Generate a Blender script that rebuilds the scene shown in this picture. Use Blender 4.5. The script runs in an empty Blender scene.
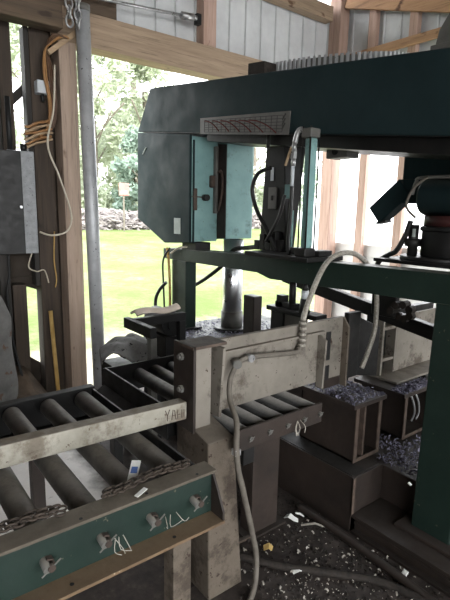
import bpy, bmesh, math, random
from mathutils import Vector, Matrix
random.seed(7)
SC = bpy.context.scene
COL = SC.collection

# ------------------------------------------------------------------ camera
def make_camera():
    pitch, roll, az, f = math.radians(10.5), 0.02, math.radians(52.0), 480.0
    F = Vector((math.cos(az)*math.cos(pitch), math.sin(az)*math.cos(pitch), -math.sin(pitch)))
    R0 = Vector((math.sin(az), -math.cos(az), 0)); U0 = R0.cross(F)
    R = R0*math.cos(roll) + U0*math.sin(roll); U = U0*math.cos(roll) - R0*math.sin(roll)
    cam = bpy.data.cameras.new('camera'); o = bpy.data.objects.new('camera', cam); COL.objects.link(o)
    cam.sensor_fit = 'VERTICAL'; cam.sensor_height = 24.0; cam.lens = f/600.0*24.0
    cam.clip_start = .02; cam.clip_end = 300
    m = Matrix.Identity(4)
    for i in range(3): m[i][0], m[i][1], m[i][2] = R[i], U[i], -F[i]
    m[0][3], m[1][3], m[2][3] = 0, 0, 1.6
    o.matrix_world = m
    SC.camera = o
make_camera()

# ------------------------------------------------------------------ materials
def lin(c):
    return tuple((v/255/12.92 if v/255 <= .04045 else ((v/255+.055)/1.055)**2.4) for v in c) + (1,)
def newmat(name):
    m = bpy.data.materials.new(name); m.use_nodes = True
    nt = m.node_tree; b = nt.nodes['Principled BSDF']
    return m, nt, b
def N(nt, t, **kw):
    n = nt.nodes.new(t)
    for k, v in kw.items():
        if k in n.inputs: n.inputs[k].default_value = v
        else: setattr(n, k, v)
    return n
def noise(nt, scale, detail=6, rough=.6, vec=None, stretch=None):
    n = N(nt, 'ShaderNodeTexNoise'); n.inputs['Scale'].default_value = scale
    n.inputs['Detail'].default_value = detail; n.inputs['Roughness'].default_value = rough
    tc = N(nt, 'ShaderNodeTexCoord')
    src = tc.outputs['Object']
    if stretch:
        mp = N(nt, 'ShaderNodeMapping'); mp.inputs['Scale'].default_value = stretch
        nt.links.new(src, mp.inputs['Vector']); src = mp.outputs['Vector']
    nt.links.new(src, n.inputs['Vector'])
    return n
def ramp(nt, fac, stops):
    r = N(nt, 'ShaderNodeValToRGB'); e = r.color_ramp.elements
    while len(e) < len(stops): e.new(.5)
    for i, (p, c) in enumerate(stops):
        e[i].position = p; e[i].color = c if len(c) == 4 else tuple(c)+(1,)
    nt.links.new(fac, r.inputs['Fac']); return r
def mixc(nt, fac, a, b):
    m = N(nt, 'ShaderNodeMix', data_type='RGBA')
    for s, v in ((m.inputs['Factor'], fac), (m.inputs['A'], a), (m.inputs['B'], b)): pass
    ins = [i for i in m.inputs if i.enabled]
    for idx, v in ((0, fac), (1, a), (2, b)):
        if hasattr(v, 'links') or hasattr(v, 'is_linked'): nt.links.new(v, ins[idx])
        else: ins[idx].default_value = v
    return [o for o in m.outputs if o.enabled][0]
BW = lambda a, b: [(a, (0, 0, 0, 1)), (b, (1, 1, 1, 1))]

def surf(name, c1, c2, scale=6, rough=.6, metal=0, dust=None, dust_amt=.8, specks=None, speck_t=.68, speck_s=40, bump=.15, bscale=60, spec=.5, stretch=None, grime=None, grime_t=.56, grime_s=5):
    """two-tone worn surface, with dust lying on upward faces and chips or stains of a third colour"""
    m, nt, b = newmat(name)
    n1 = noise(nt, scale, 8, .65, stretch=stretch)
    col = ramp(nt, n1.outputs['Fac'], [(.32, lin(c1)), (.68, lin(c2))]).outputs['Color']
    if specks:
        n2 = noise(nt, speck_s, 3, .7)
        f = ramp(nt, n2.outputs['Fac'], BW(speck_t, speck_t+.03)).outputs['Color']
        col = mixc(nt, f, col, lin(specks))
    if grime:
        n6 = noise(nt, grime_s, 10, .72)
        f6 = ramp(nt, n6.outputs['Fac'], [(grime_t-.06, (0, 0, 0, 1)), (grime_t+.04, (.75, .75, .75, 1)), (grime_t+.16, (.95, .95, .95, 1))]).outputs['Color']
        col = mixc(nt, f6, col, lin(grime))
    if dust:
        g = N(nt, 'ShaderNodeNewGeometry'); sp = N(nt, 'ShaderNodeSeparateXYZ')
        nt.links.new(g.outputs['Normal'], sp.inputs[0])
        f1 = ramp(nt, sp.outputs['Z'], BW(.45, .95)).outputs['Color']
        n3 = noise(nt, 22, 6, .7)
        f2 = ramp(nt, n3.outputs['Fac'], [(.3, (dust_amt*.45,)*3), (.6, (dust_amt,)*3)]).outputs['Color']
        mu = N(nt, 'ShaderNodeMath', operation='MULTIPLY')
        nt.links.new(f1, mu.inputs[0]); nt.links.new(f2, mu.inputs[1])
        col = mixc(nt, mu.outputs[0], col, lin(dust))
    nt.links.new(col, b.inputs['Base Color'])
    n4 = noise(nt, scale*2.3, 5, .6)
    rr = ramp(nt, n4.outputs['Fac'], [(.3, (max(0, rough-.12),)*3), (.7, (min(1, rough+.12),)*3)])
    nt.links.new(rr.outputs['Color'], b.inputs['Roughness'])
    b.inputs['Metallic'].default_value = metal
    b.inputs['Specular IOR Level'].default_value = spec*.6
    if bump:
        n5 = noise(nt, bscale, 6, .7)
        bp = N(nt, 'ShaderNodeBump'); bp.inputs['Strength'].default_value = bump; bp.inputs['Distance'].default_value = .01
        nt.links.new(n5.outputs['Fac'], bp.inputs['Height']); nt.links.new(bp.outputs[0], b.inputs['Normal'])
    return m

def wood(name, c1, c2, axis, c3=None, rough=.8):
    m, nt, b = newmat(name)
    st = [9, 9, 9]; st[axis] = .7
    n1 = noise(nt, 2.2, 8, .65, stretch=tuple(st))
    col = ramp(nt, n1.outputs['Fac'], [(.3, lin(c1)), (.7, lin(c2))]).outputs['Color']
    st2 = [40, 40, 40]; st2[axis] = 1.5
    n2 = noise(nt, 2, 4, .7, stretch=tuple(st2))
    f = ramp(nt, n2.outputs['Fac'], BW(.55, .75)).outputs['Color']
    col = mixc(nt, f, col, lin([v*.72 for v in c1]))
    if c3:      # knots and stains
        st3 = [5, 5, 5]; st3[axis] = 2.5
        n3 = noise(nt, 1.6, 3, .5, stretch=tuple(st3))
        f3 = ramp(nt, n3.outputs['Fac'], BW(.66, .72)).outputs['Color']
        col = mixc(nt, f3, col, lin(c3))
    nt.links.new(col, b.inputs['Base Color']); b.inputs['Roughness'].default_value = rough
    bp = N(nt, 'ShaderNodeBump'); bp.inputs['Strength'].default_value = .25; bp.inputs['Distance'].default_value = .01
    nt.links.new(n2.outputs['Fac'], bp.inputs['Height']); nt.links.new(bp.outputs[0], b.inputs['Normal'])
    return m

MT = {}
MT['teal_dark'] = surf('dark teal paint', (27, 40, 42), (34, 48, 50), 3, .6, dust=(70, 74, 70), specks=(110, 116, 108), speck_t=.76, speck_s=30, bump=.05, spec=.15)
MT['teal_light'] = surf('light teal paint', (112, 148, 146), (132, 166, 164), 5, .5, specks=(70, 92, 88), speck_t=.68, speck_s=34, bump=.05, grime=(84, 106, 102), grime_t=.6, grime_s=7)
MT['green_dark'] = surf('dark green paint', (23, 37, 32), (30, 45, 39), 5, .5, dust=(80, 78, 68), specks=(84, 80, 68), speck_t=.68, speck_s=26, bump=.08)
MT['beige'] = surf('dirty beige paint', (104, 99, 91), (128, 122, 113), 4, .65, dust=(92, 84, 74), spec=.25, specks=(66, 54, 46), speck_t=.65, speck_s=26, bump=.08, grime=(66, 58, 50), grime_t=.58, grime_s=6)
MT['beige_rail'] = surf('worn cream paint', (128, 124, 112), (160, 156, 144), 6, .65, dust=(104, 94, 80), dust_amt=.9, specks=(96, 86, 72), speck_t=.65, speck_s=30, bump=.08, grime=(98, 88, 76), grime_t=.57, grime_s=7)
MT['post_paint'] = surf('grimy beige post paint', (84, 76, 67), (106, 97, 86), 6, .7, dust=(112, 105, 96), spec=.25, specks=(58, 46, 40), speck_t=.63, speck_s=28, bump=.2, grime=(56, 48, 42), grime_t=.54, grime_s=6)
MT['brown_steel'] = surf('greasy brown steel', (36, 31, 28), (54, 45, 40), 5, .55, dust=(56, 51, 47), specks=(100, 88, 76), speck_t=.74, speck_s=40, bump=.1)
MT['rust_edge'] = surf('rusty brown steel', (54, 45, 40), (84, 71, 62), 14, .7, dust=(84, 78, 72), specks=(140, 126, 110), speck_t=.7, speck_s=40, bump=.15)
MT['black_steel'] = surf('oily black steel', (16, 16, 16), (29, 28, 27), 7, .5, dust=(46, 44, 41), dust_amt=.6, bump=.08)
MT['grey_steel'] = surf('dull grey steel', (78, 78, 74), (104, 102, 98), 8, .5, dust=(110, 104, 94), specks=(58, 52, 48), speck_t=.68, speck_s=30, bump=.08)
MT['roller'] = surf('dusty steel roller', (70, 68, 64), (98, 95, 90), 9, .6, metal=.15, dust=(118, 112, 104), dust_amt=.7, specks=(72, 62, 54), speck_t=.68, speck_s=40, bump=.15, grime=(50, 45, 40), grime_t=.58, grime_s=7)
MT['roller_dark'] = surf('dark steel roller', (46, 46, 46), (74, 74, 72), 9, .5, metal=.2, dust=(150, 146, 140), dust_amt=.95, specks=(40, 38, 36), speck_t=.64, speck_s=40, bump=.15)
MT['galv'] = surf('galvanised pipe', (158, 160, 162), (188, 190, 192), 7, .45, metal=.25, specks=(88, 88, 88), speck_t=.66, speck_s=30, bump=.04)
MT['galv_box'] = surf('grey speckled enamel', (118, 120, 122), (146, 148, 150), 30, .5, specks=(92, 94, 96), speck_t=.6, speck_s=60, bump=.05)
MT['chrome'] = surf('polished chrome', (226, 228, 232), (236, 238, 242), 4, .36, metal=1, bump=0)
MT['zinc'] = surf('bright zinc fitting', (150, 150, 150), (190, 190, 190), 20, .35, metal=.8, bump=.05)
MT['black_rubber'] = surf('black hose rubber', (24, 24, 24), (36, 36, 35), 10, .5, bump=.03)
MT['grey_hose'] = surf('dusty grey hose', (82, 77, 70), (104, 98, 90), 18, .7, dust=(120, 114, 104), bump=.08)
MT['braid'] = surf('braided steel hose', (120, 114, 104), (168, 164, 154), 90, .5, metal=.3, bump=.4, bscale=160)
MT['flange_rust'] = surf('rusty dusty flange', (84, 68, 52), (116, 94, 72), 10, .85, dust=(118, 102, 82), dust_amt=.8, specks=(160, 144, 120), speck_t=.68, speck_s=40, bump=.25)
MT['flange'] = surf('dusty steel flange', (70, 63, 55), (96, 88, 77), 10, .8, dust=(108, 101, 90), dust_amt=1, specks=(140, 130, 116), speck_t=.7, speck_s=40, bump=.2)
MT['chain'] = surf('rusty chain', (44, 38, 34), (70, 60, 52), 30, .6, metal=.3, dust=(84, 76, 66), bump=.2)
MT['white_plastic'] = surf('white plastic', (176, 182, 186), (196, 200, 204), 6, .5, bump=.02)
MT['yellow'] = surf('yellow painted stick', (164, 130, 70), (192, 160, 100), 12, .6, specks=(130, 96, 50), speck_t=.66, speck_s=30, bump=.05)
MT['orange_cable'] = surf('orange cable', (128, 92, 58), (160, 120, 78), 8, .5, bump=.02)
MT['brown_cable'] = surf('brown cable', (72, 54, 42), (98, 74, 56), 8, .5, bump=.02)
MT['white_cable'] = surf('pale cable', (176, 166, 148), (198, 190, 174), 8, .5, bump=.02)
MT['siding'] = surf('white ribbed steel siding', (176, 178, 180), (204, 206, 206), 2.5, .5, dust=(170, 170, 168), specks=(150, 148, 144), speck_t=.7, speck_s=8, bump=.03)
MT['siding_dark'] = surf('dark weathered boarding', (42, 38, 33), (62, 54, 46), 3, .85, bump=.2)
MT['lap'] = surf('white lap siding', (196, 194, 190), (212, 210, 206), 3, .6, bump=.03)
MT['red'] = surf('faded red paint', (160, 108, 102), (176, 126, 118), 4, .6, bump=.02)
MT['dark_red'] = surf('dark red paint', (46, 24, 23), (60, 32, 30), 8, .5, bump=.05)
MT['paper'] = surf('white paper', (206, 206, 200), (232, 232, 228), 20, .8, bump=.05)
MT['blue_print'] = surf('blue print', (70, 96, 150), (90, 116, 170), 20, .8, bump=0)
MT['tan_leaf'] = surf('tan leaf', (176, 146, 84), (204, 178, 116), 20, .8, bump=.05)
MT['plate_grey'] = surf('engraved chart plate', (84, 83, 80), (104, 102, 99), 8, .5, bump=.02)
MT['chart_line'] = surf('dark red chart ink', (76, 26, 22), (92, 34, 28), 20, .7, bump=0)
MT['chart_grid'] = surf('dark chart ink', (44, 43, 42), (56, 55, 54), 20, .7, bump=0)
MT['sticker'] = surf('pale sticker', (150, 160, 156), (176, 184, 180), 20, .6, bump=0)
MT['rag'] = surf('mottled canvas', (84, 82, 80), (116, 114, 111), 9, .9, specks=(34, 32, 30), speck_t=.6, speck_s=20, bump=.2)
MT['gloves'] = surf('pale cloth', (176, 162, 148), (206, 192, 178), 14, .9, bump=.3)
MT['bag'] = surf('grey woven sack', (74, 74, 72), (108, 106, 104), 5, .8, specks=(84, 66, 56), speck_t=.62, speck_s=9, bump=.2)
MT['dirt'] = surf('brown dirt', (62, 53, 44), (98, 84, 70), 9, .95, specks=(150, 138, 122), speck_t=.72, speck_s=40, bump=.8, bscale=30)
MT['chips'] = surf('steel chips', (70, 67, 80), (124, 122, 138), 40, .4, metal=.4, bump=.2)
MT['shavings'] = surf('pale shavings', (128, 122, 112), (178, 172, 162), 30, .7, bump=.1)
MT['crud'] = surf('dark crumbs', (30, 27, 24), (50, 44, 39), 30, .8, bump=.2)
MT['wood_post'] = wood('sawn timber post', (142, 123, 108), (172, 152, 136), 2, (106, 86, 72))
MT['wood_header'] = wood('sawn timber beam', (130, 111, 92), (162, 141, 118), 0, (92, 66, 46))
MT['wood_headerY'] = wood('sawn timber girt', (140, 106, 78), (176, 138, 104), 1, (84, 58, 40))
MT['wood_red'] = wood('reddish timber stud', (152, 122, 106), (180, 154, 140), 2, (90, 58, 40))
MT['wood_grey'] = wood('pale pink grey stud', (186, 160, 150), (208, 184, 172), 2, (150, 122, 108))
MT['wood_dark'] = wood('weathered dark board', (46, 38, 31), (70, 58, 47), 2, (34, 28, 23))
MT['wood_darkX'] = wood('weathered dark beam', (66, 54, 43), (96, 80, 63), 0, (54, 42, 32))
MT['wood_brace'] = wood('pale batten', (150, 126, 98), (178, 154, 124), 0)
MT['black_board'] = wood('blackened board', (34, 32, 30), (52, 48, 44), 2)
MT['bark'] = surf('grey bark', (96, 90, 80), (130, 122, 110), 12, .9, bump=.4)

def leafmat(name, c1, c2):
    m, nt, b = newmat(name)
    n = noise(nt, .9, 4, .6)
    c = ramp(nt, n.outputs['Fac'], [(.35, lin(c1)), (.65, lin(c2))]).outputs['Color']
    nt.links.new(c, b.inputs['Base Color']); b.inputs['Roughness'].default_value = .6
    tr = N(nt, 'ShaderNodeBsdfTranslucent'); nt.links.new(c, tr.inputs['Color'])
    mx = N(nt, 'ShaderNodeMixShader'); mx.inputs[0].default_value = .45
    out = nt.nodes['Material Output']
    nt.links.new(b.outputs[0], mx.inputs[1]); nt.links.new(tr.outputs[0], mx.inputs[2]); nt.links.new(mx.outputs[0], out.inputs['Surface'])
    return m
MT['leaf'] = leafmat('pale green leaves', (172, 180, 156), (200, 206, 182))  # leaf colours lightened to carry the washed-out veiling glare outdoors
MT['leaf_mid'] = leafmat('mid green leaves', (150, 164, 140), (176, 188, 162))
MT['leaf_blue'] = leafmat('grey green leaves', (134, 152, 138), (160, 176, 160))
MT['brush'] = surf('dry brush', (124, 116, 113), (166, 158, 154), 6, .9, bump=.2)

def lawnmat():
    m, nt, b = newmat('lawn')
    n1 = noise(nt, .55, 8, .7); n2 = noise(nt, 7, 6, .75)
    a = ramp(nt, n1.outputs['Fac'], [(.36, lin((92, 104, 58))), (.5, lin((110, 118, 76))), (.66, lin((136, 134, 106)))]).outputs['Color']
    c = mixc(nt, ramp(nt, n2.outputs['Fac'], BW(.4, .7)).outputs['Color'], a, lin((92, 108, 58)))
    # worn pale strip of gravel by the shed door
    tc = N(nt, 'ShaderNodeTexCoord'); sp = N(nt, 'ShaderNodeSeparateXYZ'); nt.links.new(tc.outputs['Object'], sp.inputs[0])
    n3 = noise(nt, 1.2, 6, .7)
    ad = N(nt, 'ShaderNodeMath', operation='MULTIPLY_ADD'); nt.links.new(n3.outputs['Fac'], ad.inputs[0]); ad.inputs[1].default_value = 2.4
    nt.links.new(sp.outputs['Y'], ad.inputs[2])
    f = ramp(nt, ad.outputs[0], BW(0, 1)).outputs['Color']
    mr = N(nt, 'ShaderNodeMapRange'); mr.inputs[1].default_value = 6.2; mr.inputs[2].default_value = 7.0
    nt.links.new(ad.outputs[0], mr.inputs[0])
    c = mixc(nt, mr.outputs[0], lin((168, 160, 140)), c)
    # pale drive on the far right of the shed
    mr2 = N(nt, 'ShaderNodeMapRange'); mr2.inputs[1].default_value = 6.0; mr2.inputs[2].default_value = 6.5
    sb = N(nt, 'ShaderNodeMath', operation='SUBTRACT'); nt.links.new(sp.outputs['X'], sb.inputs[0]); nt.links.new(sp.outputs['Y'], sb.inputs[1])
    mr2.inputs[1].default_value = .9; mr2.inputs[2].default_value = 1.6
    nt.links.new(sb.outputs[0], mr2.inputs[0])
    c = mixc(nt, mr2.outputs[0], c, lin((206, 204, 200)))
    nt.links.new(c, b.inputs['Base Color']); b.inputs['Roughness'].default_value = .95
    b.inputs['Specular IOR Level'].default_value = .1
    bp = N(nt, 'ShaderNodeBump'); bp.inputs['Strength'].default_value = .6; bp.inputs['Distance'].default_value = .05
    nt.links.new(n2.outputs['Fac'], bp.inputs['Height']); nt.links.new(bp.outputs[0], b.inputs['Normal'])
    return m
MT['lawn'] = lawnmat()
def floormat():
    m, nt, b = newmat('concrete and grime')
    n1 = noise(nt, 3, 8, .65); n2 = noise(nt, 14, 8, .7); n3 = noise(nt, 2.2, 6, .65)
    pale = ramp(nt, n1.outputs['Fac'], [(.3, lin((206, 200, 194))), (.7, lin((232, 228, 223)))]).outputs['Color']
    pale = mixc(nt, ramp(nt, n2.outputs['Fac'], BW(.6, .72)).outputs['Color'], pale, lin((134, 122, 110)))
    grime = ramp(nt, n2.outputs['Fac'], [(.3, lin((34, 29, 26))), (.55, lin((58, 50, 45))), (.75, lin((84, 76, 70)))]).outputs['Color']
    tc = N(nt, 'ShaderNodeTexCoord'); sp = N(nt, 'ShaderNodeSeparateXYZ'); nt.links.new(tc.outputs['Object'], sp.inputs[0])
    ad = N(nt, 'ShaderNodeMath', operation='MULTIPLY_ADD'); nt.links.new(n3.outputs['Fac'], ad.inputs[0]); ad.inputs[1].default_value = .45
    yy = N(nt, 'ShaderNodeMapRange'); yy.inputs[1].default_value = 2.02; yy.inputs[2].default_value = 1.7; yy.inputs[3].default_value = 0; yy.inputs[4].default_value = 1.2
    nt.links.new(sp.outputs['Y'], yy.inputs[0])
    xa = N(nt, 'ShaderNodeMath', operation='ADD'); nt.links.new(sp.outputs['X'], xa.inputs[0]); nt.links.new(yy.outputs[0], xa.inputs[1])
    nt.links.new(xa.outputs[0], ad.inputs[2])
    mr = N(nt, 'ShaderNodeMapRange'); mr.inputs[1].default_value = 1.22; mr.inputs[2].default_value = 1.34
    nt.links.new(ad.outputs[0], mr.inputs[0])
    c = mixc(nt, mr.outputs[0], pale, grime)
    nt.links.new(c, b.inputs['Base Color']); b.inputs['Roughness'].default_value = .8
    bp = N(nt, 'ShaderNodeBump'); bp.inputs['Strength'].default_value = .5; bp.inputs['Distance'].default_value = .01
    nt.links.new(n2.outputs['Fac'], bp.inputs['Height']); nt.links.new(bp.outputs[0], b.inputs['Normal'])
    return m
MT['floor'] = floormat()

# ------------------------------------------------------------------ mesh builder
class B:
    def __init__(s): s.bm = bmesh.new()
    def box(s, x0, x1, y0, y1, z0, z1, rot=None, piv=None):
        vs = [s.bm.verts.new((x, y, z)) for x in (x0, x1) for y in (y0, y1) for z in (z0, z1)]
        for f in ((0, 1, 3, 2), (4, 6, 7, 5), (0, 4, 5, 1), (2, 3, 7, 6), (0, 2, 6, 4), (1, 5, 7, 3)):
            s.bm.faces.new([vs[i] for i in f])
        if rot is not None:
            p = Vector(piv) if piv else Vector(((x0+x1)/2, (y0+y1)/2, (z0+z1)/2))
            for v in vs: v.co = rot @ (v.co - p) + p
        return s
    def bar(s, a, b, w, h, up=(0, 0, 1)):
        """rectangular bar from a to b, w wide across, h tall"""
        a, b = Vector(a), Vector(b); d = (b-a).normalized(); u = Vector(up)
        if abs(d.dot(u)) > .98: u = Vector((1, 0, 0))
        r = d.cross(u).normalized(); u = r.cross(d)
        vs = [s.bm.verts.new(p + r*i*w/2 + u*j*h/2) for p in (a, b) for i in (-1, 1) for j in (-1, 1)]
        for f in ((0, 1, 3, 2), (4, 6, 7, 5), (0, 4, 5, 1), (2, 3, 7, 6), (0, 2, 6, 4), (1, 5, 7, 3)):
            s.bm.faces.new([vs[i] for i in f])
        return s
    def prism(s, poly, ax, a, b):
        """polygon in the plane normal to axis ax, extruded from a to b"""
        def pt(p, t):
            q = list(p); q.insert(ax, t); return q
        n = len(poly)
        v0 = [s.bm.verts.new(pt(p, a)) for p in poly]; v1 = [s.bm.verts.new(pt(p, b)) for p in poly]
        s.bm.faces.new(v0); s.bm.faces.new(v1[::-1])
        for i in range(n): s.bm.faces.new((v0[i], v1[i], v1[(i+1) % n], v0[(i+1) % n]))
        return s
    def cyl(s, a, b, r, r2=None, n=20, caps=True):
        a, b = Vector(a), Vector(b); d = (b-a).normalized(); r2 = r if r2 is None else r2
        u = d.orthogonal().normalized(); w = d.cross(u)
        c0, c1 = [], []
        for i in range(n):
            t = 2*math.pi*i/n; k = u*math.cos(t)+w*math.sin(t)
            c0.append(s.bm.verts.new(a+k*r)); c1.append(s.bm.verts.new(b+k*r2))
        for i in range(n):
            f = s.bm.faces.new((c0[i], c0[(i+1) % n], c1[(i+1) % n], c1[i])); f.smooth = n > 8
        if caps: s.bm.faces.new(c0[::-1]); s.bm.faces.new(c1)
        return s
    def tube(s, pts, r, n=10, sub=8, closed=False):
        P = [Vector(p) for p in pts]; Q = []
        m = len(P)
        for i in range(m if closed else m-1):
            p0 = P[(i-1) % m] if closed else P[max(i-1, 0)]; p1 = P[i]; p2 = P[(i+1) % m]
            p3 = P[(i+2) % m] if closed else P[min(i+2, m-1)]
            for k in range(sub):
                t = k/sub
                Q.append(.5*((2*p1)+(p2-p0)*t+(2*p0-5*p1+4*p2-p3)*t*t+(3*p1-p0-3*p2+p3)*t**3))
        if not closed: Q.append(P[-1])
        rings = []; prev = None; k = len(Q)
        for i, q in enumerate(Q):
            d = (Q[(i+1) % k]-Q[i-1]) if closed else (Q[min(i+1, k-1)]-Q[max(i-1, 0)])
            d.normalize()
            u = (prev - d*prev.dot(d)).normalized() if prev is not None and (prev - d*prev.dot(d)).length > 1e-6 else d.orthogonal().normalized()
            prev = u; w = d.cross(u)
            rings.append([s.bm.verts.new(q+u*math.cos(2*math.pi*j/n)*r+w*math.sin(2*math.pi*j/n)*r) for j in range(n)])
        for i in range(k if closed else k-1):
            A, C = rings[i], rings[(i+1) % k]
            for j in range(n):
                f = s.bm.faces.new((A[j], A[(j+1) % n], C[(j+1) % n], C[j])); f.smooth = True
        if not closed: s.bm.faces.new(rings[0][::-1]); s.bm.faces.new(rings[-1])
        return s
    def link(s, c, d, side, L, W, r):
        """one oval chain link centred on c, long axis d, lying across side"""
        c, d, e = Vector(c), Vector(d).normalized(), Vector(side).normalized()
        pts = []
        for i in range(10):
            t = 2*math.pi*i/10
            pts.append(c+d*math.cos(t)*L/2+e*math.sin(t)*W/2)
        return s.tube(pts, r, 6, 2, True)
    def hexa(s, a, b, r): return s.cyl(a, b, r, n=6)
    def quad(s, c, u, v):
        c, u, v = Vector(c), Vector(u), Vector(v)
        s.bm.faces.new([s.bm.verts.new(p) for p in (c-u-v, c+u-v, c+u+v, c-u+v)]); return s
    def grid(s, fn, nu, nv, thick=None):
        g = [[s.bm.verts.new(fn(i/nu, j/nv)) for j in range(nv+1)] for i in range(nu+1)]
        for i in range(nu):
            for j in range(nv):
                f = s.bm.faces.new((g[i][j], g[i+1][j], g[i+1][j+1], g[i][j+1])); f.smooth = True
        return s
    def make(s, name, mat, parent=None, bevel=0, solid=0, loc=None, label=None, recalc=True):
        if recalc: bmesh.ops.recalc_face_normals(s.bm, faces=s.bm.faces)
        off = Vector(loc) if loc is not None else (Vector(parent.get('_o', (0, 0, 0))) if parent else Vector((0, 0, 0)))
        for v in s.bm.verts: v.co -= off
        me = bpy.data.meshes.new(name); s.bm.to_mesh(me); s.bm.free()
        me.materials.append(MT[mat])
        o = bpy.data.objects.new(name, me); COL.objects.link(o)
        if parent: o.parent = parent; o['_o'] = tuple(off)
        else: o.location = off; o['_o'] = tuple(off)
        if solid:
            md = o.modifiers.new('thick', 'SOLIDIFY'); md.thickness = solid; md.offset = 0
        if bevel:
            md = o.modifiers.new('edge', 'BEVEL'); md.width = bevel; md.segments = 2; md.limit_method = 'ANGLE'; md.angle_limit = .7
        if label: o['label'] = label
        return o

def thing(name, label, cat, loc, group=None):
    o = bpy.data.objects.new(name, None); COL.objects.link(o); o.location = loc; o.empty_display_size = .1
    o['_o'] = tuple(loc); o['label'] = label; o['category'] = cat
    if group: o['group'] = group
    return o
def tag(o, label, cat, group=None, kind=None):
    o['label'] = label; o['category'] = cat
    if group: o['group'] = group
    if kind: o['kind'] = kind
    return o
def struct(o): o['kind'] = 'structure'; return o
def dup(o, off):
    """a copy of a part, with its sub-parts, moved by off"""
    c = o.copy(); COL.objects.link(c); c.location = o.location + Vector(off)
    for ch in list(o.children):
        d = ch.copy(); COL.objects.link(d); d.parent = c
    return c

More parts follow.
